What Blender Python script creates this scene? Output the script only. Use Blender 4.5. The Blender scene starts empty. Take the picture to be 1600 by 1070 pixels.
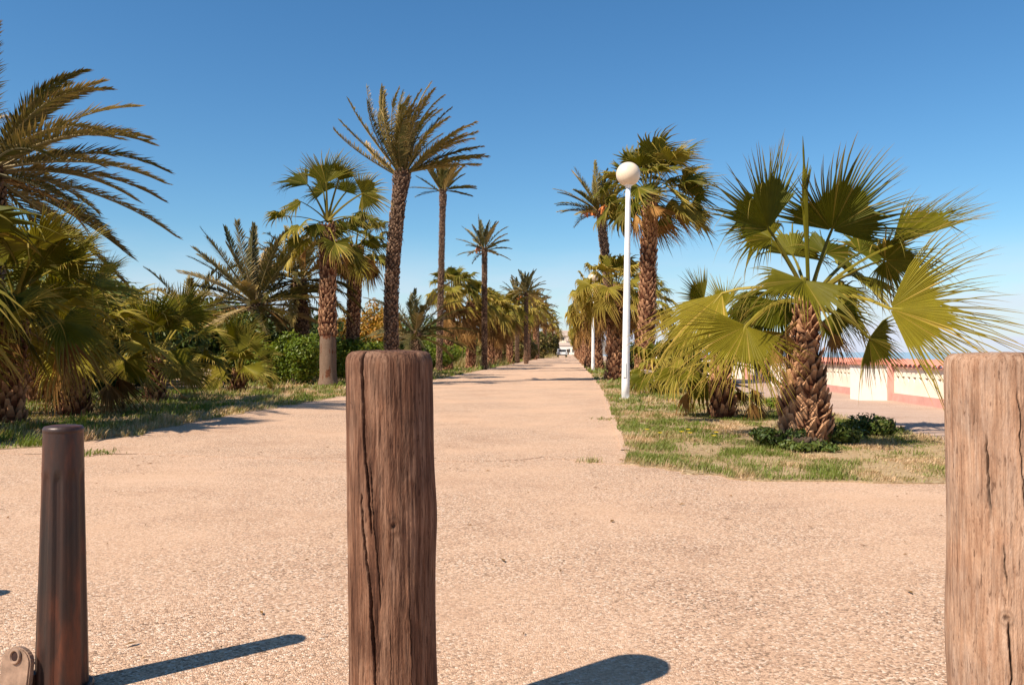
import bpy, bmesh, math, random
import numpy as np
from mathutils import Vector, Matrix

random.seed(7)
rng = np.random.default_rng(11)
R_ = math.radians
scene = bpy.context.scene
col = scene.collection

# ------------------------------------------------------------------ camera
F = 1300.0            # focal length in photo pixels (photo is 1600 wide)
HOR = 550.0           # horizon row in the photo
EYE = 1.0             # eye height, metres
cam_d = bpy.data.cameras.new('camera')
cam = bpy.data.objects.new('camera', cam_d)
col.objects.link(cam)
cam_d.sensor_width = 36.0
cam_d.lens = 36.0 * F / 1600.0
cam_d.clip_start = 0.05
cam_d.clip_end = 20000
cam.location = (0, 0, EYE)
cam.rotation_euler = (R_(90) + math.atan((HOR - 535.0) / F), 0, 0)
scene.camera = cam

# ------------------------------------------------------------------ light
SUN_EL = R_(47.5)
SHD = Vector((0.783, 0.622, 0)).normalized()       # direction shadows fall on the ground
sdir = Vector((SHD.x * math.cos(SUN_EL), SHD.y * math.cos(SUN_EL), -math.sin(SUN_EL)))
sun_d = bpy.data.lights.new('sun', 'SUN')
sun_d.energy = 5.0
sun_d.angle = R_(0.53)
sun_d.color = (1.0, 0.90, 0.77)
sun = bpy.data.objects.new('sun', sun_d)
col.objects.link(sun)
sun.rotation_euler = sdir.to_track_quat('-Z', 'Y').to_euler()
sun.location = (-20, -15, 30)

w = bpy.data.worlds.new('World')
scene.world = w
w.use_nodes = True
wn, wl = w.node_tree.nodes, w.node_tree.links
bg = wn['Background']
sky = wn.new('ShaderNodeTexSky')
sky.sky_type = 'NISHITA'
sky.sun_disc = False
sky.sun_elevation = SUN_EL
sky.sun_rotation = math.atan2(-SHD.x, -SHD.y)
sky.altitude = 0
sky.air_density = 1.0
sky.dust_density = 0.35
sky.ozone_density = 3.0
bg.inputs['Strength'].default_value = 0.082
# thin low clouds over the sea horizon
tc = wn.new('ShaderNodeTexCoord')
mp = wn.new('ShaderNodeMapping'); mp.inputs['Scale'].default_value = (2.2, 2.2, 9.0)
nz = wn.new('ShaderNodeTexNoise'); nz.inputs['Scale'].default_value = 2.6; nz.inputs['Detail'].default_value = 7; nz.inputs['Roughness'].default_value = 0.55
cr = wn.new('ShaderNodeValToRGB'); cr.color_ramp.elements[0].position = 0.22; cr.color_ramp.elements[1].position = 0.56
sx = wn.new('ShaderNodeSeparateXYZ')
mr = wn.new('ShaderNodeMapRange'); mr.interpolation_type = 'SMOOTHSTEP'
mr.inputs['From Min'].default_value = 0.0; mr.inputs['From Max'].default_value = 0.15
mr.inputs['To Min'].default_value = 1.0; mr.inputs['To Max'].default_value = 0.0
mul = wn.new('ShaderNodeMath'); mul.operation = 'MULTIPLY'
mx = wn.new('ShaderNodeMix'); mx.data_type = 'RGBA'
mx.inputs['B'].default_value = (5.6, 6.0, 7.1, 1)
tn = wn.new('ShaderNodeMix'); tn.data_type = 'RGBA'; tn.blend_type = 'MULTIPLY'; tn.inputs['Factor'].default_value = 1.0; tn.inputs['B'].default_value = (0.84, 1.0, 1.02, 1)
hs = wn.new('ShaderNodeHueSaturation'); hs.inputs['Saturation'].default_value = 1.22
wl.new(tc.outputs['Generated'], mp.inputs['Vector']); wl.new(mp.outputs['Vector'], nz.inputs['Vector'])
wl.new(nz.outputs['Fac'], cr.inputs['Fac']); wl.new(tc.outputs['Generated'], sx.inputs['Vector'])
wl.new(sx.outputs['Z'], mr.inputs['Value']); wl.new(mr.outputs['Result'], mul.inputs[0]); wl.new(cr.outputs['Color'], mul.inputs[1])
wl.new(sky.outputs['Color'], hs.inputs['Color']); wl.new(hs.outputs['Color'], tn.inputs['A']); wl.new(tn.outputs['Result'], mx.inputs['A'])
wl.new(mul.outputs['Value'], mx.inputs['Factor'])
wl.new(mx.outputs['Result'], bg.inputs['Color'])

scene.view_settings.view_transform = 'Standard'
scene.view_settings.look = 'None'
scene.view_settings.exposure = 0.70
scene.view_settings.gamma = 1.0
scene.view_settings.use_curve_mapping = False
try:
    scene.cycles.max_bounces = 6
    scene.cycles.transparent_max_bounces = 6
except Exception:
    pass

# ------------------------------------------------------------------ helpers
def X(px, d): return (px - 800.0) / F * d
def Z(py, d): return EYE + (HOR - py) / F * d
def PT(px, py, d): return np.array([X(px, d), d, Z(py, d)])
def G(px, py):
    d = F * EYE / (py - HOR)
    return (X(px, d), d)
SL = 0.069                                        # the avenue runs this much to the right per metre

def tag(o, label=None, cat=None, group=None, kind=None):
    if label: o['label'] = label
    if cat: o['category'] = cat
    if group: o['group'] = group
    if kind: o['kind'] = kind
    return o
def empty(name, loc, label, cat, group=None):
    o = bpy.data.objects.new(name, None)
    o.empty_display_size = 0.2
    o.location = loc
    col.objects.link(o)
    return tag(o, label, cat, group)

class MB:
    """collects triangles and quads, builds ONE mesh object"""
    def __init__(s): s.V = []; s.T = []; s.Q = []; s.A = []; s.n = 0
    def add(s, V, T=None, Q=None, a=0.0):
        V = np.asarray(V, float).reshape(-1, 3)
        if T is not None and len(T): s.T.append(np.asarray(T, int).reshape(-1, 3) + s.n)
        if Q is not None and len(Q): s.Q.append(np.asarray(Q, int).reshape(-1, 4) + s.n)
        A = np.asarray(a, float)
        s.A.append(np.full(len(V), float(A)) if A.ndim == 0 else A.reshape(-1))
        s.V.append(V); s.n += len(V)
        return s
    def mesh(s, name, mat, smooth=False, off=None):
        V = np.concatenate(s.V); 
        if off is not None: V = V - np.asarray(off)
        T = np.concatenate(s.T) if s.T else np.zeros((0, 3), int)
        Q = np.concatenate(s.Q) if s.Q else np.zeros((0, 4), int)
        me = bpy.data.meshes.new(name)
        me.vertices.add(len(V)); me.vertices.foreach_set('co', V.astype(np.float32).ravel())
        nl = T.size + Q.size
        me.loops.add(nl); me.loops.foreach_set('vertex_index', np.concatenate([T.ravel(), Q.ravel()]).astype(np.int32))
        nf = len(T) + len(Q)
        me.polygons.add(nf)
        ls = np.concatenate([np.arange(len(T)) * 3, T.size + np.arange(len(Q)) * 4]).astype(np.int32)
        me.polygons.foreach_set('loop_start', ls)
        me.polygons.foreach_set('use_smooth', np.full(nf, smooth, bool))
        at = me.attributes.new('dry', 'FLOAT', 'POINT')
        at.data.foreach_set('value', np.concatenate(s.A).astype(np.float32))
        me.update(calc_edges=True); me.validate()
        for m in (mat if isinstance(mat, (list, tuple)) else [mat]): me.materials.append(m)
        return me
    def build(s, name, mat, parent=None, smooth=False):
        off = None
        if parent is not None: off = np.array(parent.matrix_basis.translation)
        if parent is not None and parent.parent is not None: off = off + np.array(parent.parent.matrix_basis.translation)
        o = bpy.data.objects.new(name, s.mesh(name, mat, smooth, off))
        col.objects.link(o)
        if parent is not None: o.parent = parent
        return o
    # --- simple shapes
    def box(s, c, size, rz=0, a=0.0):
        x, y, z = np.array(size) / 2
        V = np.array([[-x,-y,-z],[x,-y,-z],[x,y,-z],[-x,y,-z],[-x,-y,z],[x,-y,z],[x,y,z],[-x,y,z]])
        ca, sa = math.cos(rz), math.sin(rz)
        V = V @ np.array([[ca, sa, 0], [-sa, ca, 0], [0, 0, 1]]) + np.array(c)
        return s.add(V, Q=[[0,3,2,1],[4,5,6,7],[0,1,5,4],[1,2,6,5],[2,3,7,6],[3,0,4,7]], a=a)
    def tube(s, P, rad, n=6, a=0.0, cap=True, flat=1.0, nrm=None):
        P = np.asarray(P, float); m = len(P)
        rad = np.broadcast_to(np.asarray(rad, float), (m,))
        t = np.gradient(P, axis=0); t /= np.linalg.norm(t, axis=1)[:, None] + 1e-9
        ref = np.array([0, 1, 0.0]) if nrm is None else np.asarray(nrm, float)
        if abs((t @ ref)).max() > 0.97: ref = np.array([1, 0, 0.0])
        u = np.cross(t, ref); u /= np.linalg.norm(u, axis=1)[:, None] + 1e-9
        v = np.cross(t, u)
        an = np.arange(n) * 2 * math.pi / n
        V = P[:, None] + rad[:, None, None] * (np.cos(an)[None, :, None] * u[:, None] + flat * np.sin(an)[None, :, None] * v[:, None])
        i, j = np.meshgrid(np.arange(m - 1), np.arange(n), indexing='ij')
        j2 = (j + 1) % n
        Q = np.stack([i * n + j, i * n + j2, (i + 1) * n + j2, (i + 1) * n + j], -1).reshape(-1, 4)
        V = V.reshape(-1, 3)
        A = a if np.ndim(a) == 0 else np.repeat(np.asarray(a), n)
        T = []
        if cap:
            V = np.vstack([V, P[0], P[-1]])
            c0, c1 = m * n, m * n + 1
            T = [[c0, (k + 1) % n, k] for k in range(n)] + [[c1, (m - 1) * n + k, (m - 1) * n + (k + 1) % n] for k in range(n)]
            if np.ndim(A): A = np.concatenate([A, [A[0], A[-1]]])
        return s.add(V, T, Q, A)
    def lathe(s, prof, c, n=24, a=0.0, wob=None):
        an = np.arange(n) * 2 * math.pi / n
        V = []
        for r, z in prof:
            V.append(np.stack([c[0] + r * np.cos(an), c[1] + r * np.sin(an), np.full(n, c[2] + z)], 1))
        m = len(prof)
        i, j = np.meshgrid(np.arange(m - 1), np.arange(n), indexing='ij'); j2 = (j + 1) % n
        Q = np.stack([i * n + j, i * n + j2, (i + 1) * n + j2, (i + 1) * n + j], -1).reshape(-1, 4)
        return s.add(np.concatenate(V), Q=Q, a=a)

def vnoise(x, y, seed=0, perx=None):
    x = np.asarray(x, float); y = np.asarray(y, float)
    xi = np.floor(x).astype(int); yi = np.floor(y).astype(int)
    fx = x - xi; fy = y - yi
    fx = fx * fx * (3 - 2 * fx); fy = fy * fy * (3 - 2 * fy)
    def h(a, b):
        if perx: a = a % perx
        v = np.sin(a * 127.1 + b * 311.7 + seed * 74.7) * 43758.5453
        return v - np.floor(v)
    return (h(xi, yi) * (1 - fx) + h(xi + 1, yi) * fx) * (1 - fy) + (h(xi, yi + 1) * (1 - fx) + h(xi + 1, yi + 1) * fx) * fy

# ------------------------------------------------------------------ materials
def nmat(name):
    m = bpy.data.materials.new(name); m.use_nodes = True
    nt = m.node_tree
    return m, nt, nt.nodes, nt.links, nt.nodes['Principled BSDF']
def N(ns, t, **kw):
    n = ns.new(t)
    for k, v in kw.items():
        if k in n.inputs: n.inputs[k].default_value = v
        else: setattr(n, k, v)
    return n
def ramp(ns, stops, interp='LINEAR'):
    r = ns.new('ShaderNodeValToRGB'); r.color_ramp.interpolation = interp
    e = r.color_ramp.elements
    while len(e) < len(stops): e.new(0.5)
    for k, (p, c) in enumerate(stops):
        e[k].position = p; e[k].color = (c[0], c[1], c[2], 1) if len(c) == 3 else c
    return r
def mixc(ns, ls, fac, a, b, mode='MIX'):
    m = ns.new('ShaderNodeMix'); m.data_type = 'RGBA'; m.blend_type = mode
    for sock, v in (('Factor', fac), ('A', a), ('B', b)):
        if hasattr(v, 'is_linked') or hasattr(v, 'links'): ls.new(v, m.inputs[sock])
        elif isinstance(v, (int, float)): m.inputs[sock].default_value = v
        else: m.inputs[sock].default_value = (v[0], v[1], v[2], 1)
    return m.outputs['Result']
def bump(ns, ls, b, h, strength, dist):
    bp = N(ns, 'ShaderNodeBump', Strength=strength, Distance=dist)
    ls.new(h, bp.inputs['Height']); ls.new(bp.outputs['Normal'], b.inputs['Normal'])

def leaf_mat(name, green, dry, rough=0.5, transl=0.25, spec=0.35, var=0.35):
    m, nt, ns, ls, b = nmat(name)
    at = N(ns, 'ShaderNodeAttribute', attribute_name='dry')
    oi = ns.new('ShaderNodeObjectInfo')
    tcn = ns.new('ShaderNodeTexCoord')
    nz = N(ns, 'ShaderNodeTexNoise', Scale=9.0, Detail=3.0)
    ls.new(tcn.outputs['Object'], nz.inputs['Vector'])
    g2 = [min(1, c * 1.35) for c in green]; g2[2] = green[2] * 0.8
    g1 = mixc(ns, ls, nz.outputs['Fac'], [c * 0.75 for c in green], g2)
    ad = N(ns, 'ShaderNodeMath', operation='MULTIPLY_ADD'); ls.new(oi.outputs['Random'], ad.inputs[0]); ad.inputs[1].default_value = 0.30; 
    ls.new(at.outputs['Fac'], ad.inputs[2])
    sb = N(ns, 'ShaderNodeMath', operation='SUBTRACT', use_clamp=True); ls.new(ad.outputs[0], sb.inputs[0]); sb.inputs[1].default_value = 0.15
    c = mixc(ns, ls, sb.outputs[0], g1, dry)
    mr = N(ns, 'ShaderNodeMapRange'); mr.inputs['To Min'].default_value = 1 - var; mr.inputs['To Max'].default_value = 1 + var
    ls.new(oi.outputs['Random'], mr.inputs['Value'])
    hsv = ns.new('ShaderNodeHueSaturation'); ls.new(mr.outputs['Result'], hsv.inputs['Value']); ls.new(c, hsv.inputs['Color'])
    ls.new(hsv.outputs['Color'], b.inputs['Base Color'])
    b.inputs['Roughness'].default_value = rough
    b.inputs['Specular IOR Level'].default_value = spec
    tr = ns.new('ShaderNodeBsdfTranslucent')
    tcol = mixc(ns, ls, 1.0, hsv.outputs['Color'], (1.6, 1.5, 0.6), 'MULTIPLY')
    ls.new(tcol, tr.inputs['Color'])
    ms = N(ns, 'ShaderNodeMixShader'); ms.inputs['Fac'].default_value = transl
    ls.new(b.outputs[0], ms.inputs[1]); ls.new(tr.outputs[0], ms.inputs[2])
    ls.new(ms.outputs[0], ns['Material Output'].inputs['Surface'])
    return m
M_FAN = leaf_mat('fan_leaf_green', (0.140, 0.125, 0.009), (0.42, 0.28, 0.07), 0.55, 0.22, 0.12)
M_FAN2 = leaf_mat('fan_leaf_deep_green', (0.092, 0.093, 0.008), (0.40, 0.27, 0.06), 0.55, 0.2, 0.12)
M_DATE = leaf_mat('date_frond', (0.062, 0.066, 0.026), (0.42, 0.28, 0.13), 0.55, 0.15, 0.2)
M_DATE2 = leaf_mat('date_frond_olive', (0.080, 0.080, 0.020), (0.46, 0.30, 0.11), 0.55, 0.15, 0.2)
M_DEAD = leaf_mat('dead_frond', (0.19, 0.095, 0.035), (0.42, 0.25, 0.10), 0.7, 0.12, 0.1, 0.45)
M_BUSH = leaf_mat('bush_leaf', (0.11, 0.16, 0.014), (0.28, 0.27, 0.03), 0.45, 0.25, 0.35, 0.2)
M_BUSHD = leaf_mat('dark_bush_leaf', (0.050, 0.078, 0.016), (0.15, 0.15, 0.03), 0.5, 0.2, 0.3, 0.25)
M_BUSHM = leaf_mat('dry_bush_leaf', (0.09, 0.085, 0.025), (0.34, 0.22, 0.09), 0.6, 0.2, 0.2, 0.2)
M_BUSHO = leaf_mat('orange_bush_leaf', (0.16, 0.12, 0.02), (0.50, 0.20, 0.02), 0.5, 0.25, 0.3, 0.15)
M_GRASS = leaf_mat('grass_blade', (0.105, 0.150, 0.016), (0.50, 0.34, 0.20), 0.55, 0.25, 0.25, 0.0)
M_FRUIT = leaf_mat('date_fruit', (0.60, 0.17, 0.045), (0.60, 0.24, 0.08), 0.5, 0.05, 0.3, 0.1)

def bark_mat(name, dark, light, grey=0.0):
    m, nt, ns, ls, b = nmat(name)
    tcn = ns.new('ShaderNodeTexCoord'); at = N(ns, 'ShaderNodeAttribute', attribute_name='dry')
    mp = N(ns, 'ShaderNodeMapping'); mp.inputs['Scale'].default_value = (9, 9, 16)
    nz = N(ns, 'ShaderNodeTexNoise', Scale=2.0, Detail=8.0, Roughness=0.65)
    ls.new(tcn.outputs['Object'], mp.inputs['Vector']); ls.new(mp.outputs['Vector'], nz.inputs['Vector'])
    ad = N(ns, 'ShaderNodeMath', operation='MULTIPLY_ADD'); ls.new(nz.outputs['Fac'], ad.inputs[0]); ad.inputs[1].default_value = 1.1
    ls.new(at.outputs['Fac'], ad.inputs[2])
    s2 = N(ns, 'ShaderNodeMath', operation='SUBTRACT', use_clamp=True); ls.new(ad.outputs[0], s2.inputs[0]); s2.inputs[1].default_value = 0.45
    c = mixc(ns, ls, s2.outputs[0], dark, light)
    ls.new(c, b.inputs['Base Color']); b.inputs['Roughness'].default_value = 0.85
    b.inputs['Specular IOR Level'].default_value = 0.2
    bump(ns, ls, b, nz.outputs['Fac'], 0.8, 0.02)
    return m
M_BOOT = bark_mat('fan_palm_bark', (0.10, 0.032, 0.014), (0.52, 0.28, 0.145))
M_DTRUNK = bark_mat('date_palm_bark', (0.075, 0.040, 0.024), (0.34, 0.21, 0.13))
M_STRUNK = bark_mat('smooth_palm_bark', (0.15, 0.095, 0.062), (0.33, 0.22, 0.15))
M_STEM = bark_mat('shrub_stem', (0.06, 0.04, 0.025), (0.16, 0.11, 0.07))

def plain_mat(name, c, rough=0.6, var=0.12, scale=6.0, spec=0.3, metallic=0.0, bmp=0.0):
    m, nt, ns, ls, b = nmat(name)
    tcn = ns.new('ShaderNodeTexCoord')
    nz = N(ns, 'ShaderNodeTexNoise', Scale=scale, Detail=7.0, Roughness=0.6); ls.new(tcn.outputs['Object'], nz.inputs['Vector'])
    r = ramp(ns, [(0.3, [x * (1 - var) for x in c]), (0.7, [min(1, x * (1 + var)) for x in c])])
    ls.new(nz.outputs['Fac'], r.inputs['Fac']); ls.new(r.outputs['Color'], b.inputs['Base Color'])
    b.inputs['Roughness'].default_value = rough; b.inputs['Specular IOR Level'].default_value = spec
    b.inputs['Metallic'].default_value = metallic
    if bmp: bump(ns, ls, b, nz.outputs['Fac'], 0.6, bmp)
    return m
M_WHITE = plain_mat('white_paint', (0.78, 0.77, 0.74), 0.4, 0.05, 8)
M_GLOBE = plain_mat('opal_globe', (0.70, 0.57, 0.42), 0.3, 0.08, 6, 0.4)
M_CREAM = plain_mat('cream_render', (0.78, 0.67, 0.53), 0.8, 0.1, 4, 0.2, 0, 0.004)
M_PALE = plain_mat('white_render', (0.76, 0.70, 0.62), 0.8, 0.06, 4, 0.2, 0, 0.004)
M_PINK = plain_mat('pink_plinth', (0.56, 0.29, 0.24), 0.8, 0.14, 5, 0.2, 0, 0.004)
M_TILE = plain_mat('red_coping_tile', (0.50, 0.20, 0.14), 0.75, 0.22, 3, 0.25, 0, 0.003)
M_NICHE_SHADE = plain_mat('niche_shade_brown', (0.22, 0.125, 0.075), 0.85, 0.2, 6, 0.2)  # dark brown stands in for the shade inside the wall openings
M_STONE = plain_mat('pale_stone', (0.40, 0.31, 0.25), 0.9, 0.25, 5, 0.2, 0, 0.02)
M_GLASS = plain_mat('dark_glass', (0.03, 0.035, 0.04), 0.1, 0.05, 2, 0.6)
M_RUBBER = plain_mat('tyre_rubber', (0.02, 0.02, 0.02), 0.8, 0.1)
M_YEL = plain_mat('yellow_petal', (0.75, 0.52, 0.02), 0.6, 0.1)
M_HILL = plain_mat('hill_scrub', (0.20, 0.17, 0.14), 0.95, 0.2, 0.02)

def gravel_mat(name, base, scale, speck, fine, bstr):
    m, nt, ns, ls, b = nmat(name)
    tcn = ns.new('ShaderNodeTexCoord')
    P = tcn.outputs['Object']
    wn_ = N(ns, 'ShaderNodeTexNoise', Scale=scale * 0.6, Detail=2.0)
    ls.new(P, wn_.inputs['Vector'])
    wa = N(ns, 'ShaderNodeVectorMath', operation='MULTIPLY_ADD'); wa.inputs[1].default_value = (0.5 / scale,) * 3
    ls.new(wn_.outputs['Color'], wa.inputs[0]); ls.new(P, wa.inputs[2])
    vo = N(ns, 'ShaderNodeTexVoronoi', Scale=scale); ls.new(wa.outputs[0], vo.inputs['Vector'])
    vd = N(ns, 'ShaderNodeTexVoronoi', Scale=scale, feature='DISTANCE_TO_EDGE'); ls.new(wa.outputs[0], vd.inputs['Vector'])
    sepc = ns.new('ShaderNodeSeparateColor'); ls.new(vo.outputs['Color'], sepc.inputs['Color'])
    cr_ = ramp(ns, [(0.0, [base[0] * 0.2, base[1] * 0.2, base[2] * 0.2]), (0.20, [base[0] * .62, base[1] * .58, base[2] * .56]),
                    (0.5, base), (0.8, [base[0] * 1.08, base[1] * 1.12, base[2] * 1.14]), (1.0, [min(.85, base[0] * 1.45), min(.8, base[1] * 1.75), min(.75, base[2] * 2.1)])])
    ls.new(sepc.outputs['Red'], cr_.inputs['Fac'])
    n1 = N(ns, 'ShaderNodeTexNoise', Scale=0.55, Detail=5.0, Roughness=0.6); ls.new(P, n1.inputs['Vector'])
    n2 = N(ns, 'ShaderNodeTexNoise', Scale=1.3, Detail=4.0); 
    mp2 = N(ns, 'ShaderNodeMapping'); mp2.inputs['Location'].default_value = (13, 7, 0); mp2.inputs['Scale'].default_value = (0.5, 1.6, 1)
    ls.new(P, mp2.inputs['Vector']); ls.new(mp2.outputs['Vector'], n2.inputs['Vector'])
    # sand lies over the stones in patches
    sf = ramp(ns, [(0.38, (speck,) * 3), (0.65, (speck * 0.28,) * 3)]); ls.new(n1.outputs['Fac'], sf.inputs['Fac'])
    sand = ramp(ns, [(0.3, [base[0] * .93, base[1] * .90, base[2] * .86]), (0.7, [base[0] * 1.06, base[1] * 1.07, base[2] * 1.08])])
    ls.new(n2.outputs['Fac'], sand.inputs['Fac'])
    c = mixc(ns, ls, sf.outputs['Color'], sand.outputs['Color'], cr_.outputs['Color'])
    # grout between the stones
    ed = ramp(ns, [(0.0, (0.62, 0.58, 0.55)), (0.10, (1, 1, 1))]); ls.new(vd.outputs['Distance'], ed.inputs['Fac'])
    c = mixc(ns, ls, sf.outputs['Color'], c, mixc(ns, ls, 1.0, c, ed.outputs['Color'], 'MULTIPLY'))
    # dirt stains
    n3 = N(ns, 'ShaderNodeTexNoise', Scale=0.9, Detail=9.0, Roughness=0.7); ls.new(P, n3.inputs['Vector'])
    st = ramp(ns, [(0.28, (0.80, 0.76, 0.74)), (0.48, (1, 1, 1))]); ls.new(n3.outputs['Fac'], st.inputs['Fac'])
    c = mixc(ns, ls, 0.9, c, st.outputs['Color'], 'MULTIPLY')
    ls.new(c, b.inputs['Base Color']); b.inputs['Roughness'].default_value = 0.9; b.inputs['Specular IOR Level'].default_value = 0.15
    fn = N(ns, 'ShaderNodeTexNoise', Scale=fine, Detail=4.0); ls.new(P, fn.inputs['Vector'])
    hm = N(ns, 'ShaderNodeMath', operation='MULTIPLY_ADD'); hm.inputs[1].default_value = 0.5
    er = ramp(ns, [(0.0, (0, 0, 0)), (0.25, (1, 1, 1))]); ls.new(vd.outputs['Distance'], er.inputs['Fac'])
    ls.new(er.outputs['Color'], hm.inputs[0]); ls.new(fn.outputs['Fac'], hm.inputs[2])
    bump(ns, ls, b, hm.outputs[0], bstr, 0.006)
    return m
M_PLAZA = gravel_mat('aggregate_plaza', (0.63, 0.407, 0.268), 120.0, 1.0, 160.0, 0.8)
M_PATH = gravel_mat('sandy_path', (0.60, 0.385, 0.26), 100.0, 0.5, 150.0, 0.4)
M_PROM = gravel_mat('promenade_paving', (0.44, 0.31, 0.235), 60.0, 0.35, 90.0, 0.3)
M_EARTH = gravel_mat('dry_earth', (0.30, 0.21, 0.13), 30.0, 0.5, 50.0, 0.8)
M_SOIL = gravel_mat('turf_soil', (0.38, 0.265, 0.145), 40.0, 0.6, 60.0, 0.8)
M_SAND = gravel_mat('beach_sand', (0.50, 0.40, 0.28), 30.0, 0.2, 60.0, 0.3)
M_EDGE = gravel_mat('edging_concrete', (0.64, 0.44, 0.31), 60.0, 0.4, 90.0, 0.4)

def sea_mat():
    m, nt, ns, ls, b = nmat('sea_water')
    tcn = ns.new('ShaderNodeTexCoord')
    nz = N(ns, 'ShaderNodeTexNoise', Scale=0.5, Detail=6.0); ls.new(tcn.outputs['Object'], nz.inputs['Vector'])
    b.inputs['Base Color'].default_value = (0.26, 0.34, 0.39, 1); b.inputs['Roughness'].default_value = 0.25
    bump(ns, ls, b, nz.outputs['Fac'], 0.12, 0.3)
    return m
M_SEA = sea_mat()

def wood_mat(name, dark, mid, light, stain, seed, fib=0.75):
    m, nt, ns, ls, b = nmat(name)
    tcn = ns.new('ShaderNodeTexCoord'); P = tcn.outputs['Object']
    at = N(ns, 'ShaderNodeAttribute', attribute_name='dry')          # crack / knot mark
    mp = N(ns, 'ShaderNodeMapping'); mp.inputs['Scale'].default_value = (46, 46, 3.2); mp.inputs['Location'].default_value = (seed, seed * 2, seed)
    ls.new(P, mp.inputs['Vector'])
    g = N(ns, 'ShaderNodeTexNoise', Scale=1.0, Detail=7.0, Roughness=0.62, Distortion=0.6); ls.new(mp.outputs['Vector'], g.inputs['Vector'])
    mp2 = N(ns, 'ShaderNodeMapping'); mp2.inputs['Scale'].default_value = (230, 230, 11); mp2.inputs['Location'].default_value = (seed * 3, 0, 0)
    ls.new(P, mp2.inputs['Vector'])
    g2 = N(ns, 'ShaderNodeTexNoise', Scale=1.0, Detail=4.0, Roughness=0.6); ls.new(mp2.outputs['Vector'], g2.inputs['Vector'])
    r1 = ramp(ns, [(0.30, dark), (0.46, mid), (0.70, light)]); ls.new(g.outputs['Fac'], r1.inputs['Fac'])
    r2 = ramp(ns, [(0.36, (0.34, 0.29, 0.27)), (0.50, (1, 1, 1)), (0.66, (1.18, 1.2, 1.22))]); ls.new(g2.outputs['Fac'], r2.inputs['Fac'])
    c = mixc(ns, ls, fib, r1.outputs['Color'], r2.outputs['Color'], 'MULTIPLY')
    mp3 = N(ns, 'ShaderNodeMapping'); mp3.inputs['Scale'].default_value = (6, 6, 2.2); mp3.inputs['Location'].default_value = (seed * 5, seed, 0)
    ls.new(P, mp3.inputs['Vector'])
    n3 = N(ns, 'ShaderNodeTexNoise', Scale=2.4, Detail=8.0, Roughness=0.68, Distortion=0.8); ls.new(mp3.outputs['Vector'], n3.inputs['Vector'])
    r3 = ramp(ns, [(0.40, (0, 0, 0)), (0.62, (1, 1, 1))]); ls.new(n3.outputs['Fac'], r3.inputs['Fac'])
    mm = N(ns, 'ShaderNodeMath', operation='MULTIPLY'); ls.new(r3.outputs['Color'], mm.inputs[0]); mm.inputs[1].default_value = 0.6
    c = mixc(ns, ls, mm.outputs[0], c, mixc(ns, ls, 1.0, c, stain, 'MULTIPLY'))
    mp4 = N(ns, 'ShaderNodeMapping'); mp4.inputs['Scale'].default_value = (150, 150, 26); mp4.inputs['Location'].default_value = (0, seed * 7, seed)
    ls.new(P, mp4.inputs['Vector'])
    n4 = N(ns, 'ShaderNodeTexNoise', Scale=1.0, Detail=3.0, Roughness=0.7); ls.new(mp4.outputs['Vector'], n4.inputs['Vector'])
    r4 = ramp(ns, [(0.30, (0.30, 0.24, 0.21)), (0.42, (1, 1, 1)), (0.62, (1, 1, 1)), (0.74, (1.35, 1.38, 1.42))]); ls.new(n4.outputs['Fac'], r4.inputs['Fac'])
    c = mixc(ns, ls, 0.85, c, r4.outputs['Color'], 'MULTIPLY')
    n5 = N(ns, 'ShaderNodeTexNoise', Scale=7.0, Detail=6.0, Roughness=0.6); ls.new(P, n5.inputs['Vector'])
    r5 = ramp(ns, [(0.40, (1, 1, 1)), (0.66, (0.62, 0.66, 0.72))]); ls.new(n5.outputs['Fac'], r5.inputs['Fac'])
    c = mixc(ns, ls, 0.7, c, r5.outputs['Color'], 'MULTIPLY')
    c = mixc(ns, ls, at.outputs['Fac'], c, (0.030, 0.014, 0.009))
    ls.new(c, b.inputs['Base Color']); b.inputs['Roughness'].default_value = 0.8; b.inputs['Specular IOR Level'].default_value = 0.2
    ad = N(ns, 'ShaderNodeMath', operation='MULTIPLY_ADD'); ls.new(g2.outputs['Fac'], ad.inputs[0]); ad.inputs[1].default_value = 0.6; ls.new(n4.outputs['Fac'], ad.inputs[2])
    bump(ns, ls, b, ad.outputs[0], 0.9, 0.005)
    return m
M_WOOD_A = wood_mat('dark_weathered_wood', (0.075, 0.029, 0.015), (0.192, 0.088, 0.048), (0.34, 0.190, 0.117), (0.48, 0.44, 0.42), 3.1)
M_WOOD_B = wood_mat('pale_weathered_wood', (0.28, 0.150, 0.088), (0.43, 0.262, 0.165), (0.53, 0.370, 0.265), (0.74, 0.60, 0.52), 8.4, 0.42)

def rust_mat():
    m, nt, ns, ls, b = nmat('rusty_painted_steel')
    tcn = ns.new('ShaderNodeTexCoord'); P = tcn.outputs['Object']
    mp = N(ns, 'ShaderNodeMapping'); mp.inputs['Scale'].default_value = (14, 14, 3); ls.new(P, mp.inputs['Vector'])
    n = N(ns, 'ShaderNodeTexNoise', Scale=1.0, Detail=6.0, Roughness=0.6); ls.new(mp.outputs['Vector'], n.inputs['Vector'])
    r = ramp(ns, [(0.38, (0.030, 0.021, 0.018)), (0.52, (0.055, 0.026, 0.018)), (0.68, (0.17, 0.050, 0.022))]); ls.new(n.outputs['Fac'], r.inputs['Fac'])
    ls.new(r.outputs['Color'], b.inputs['Base Color'])
    b.inputs['Roughness'].default_value = 0.42; b.inputs['Metallic'].default_value = 0.25
    n2 = N(ns, 'ShaderNodeTexNoise', Scale=120.0, Detail=3.0); ls.new(P, n2.inputs['Vector'])
    bump(ns, ls, b, n2.outputs['Fac'], 0.3, 0.002)
    return m
M_RUST = rust_mat()
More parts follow.
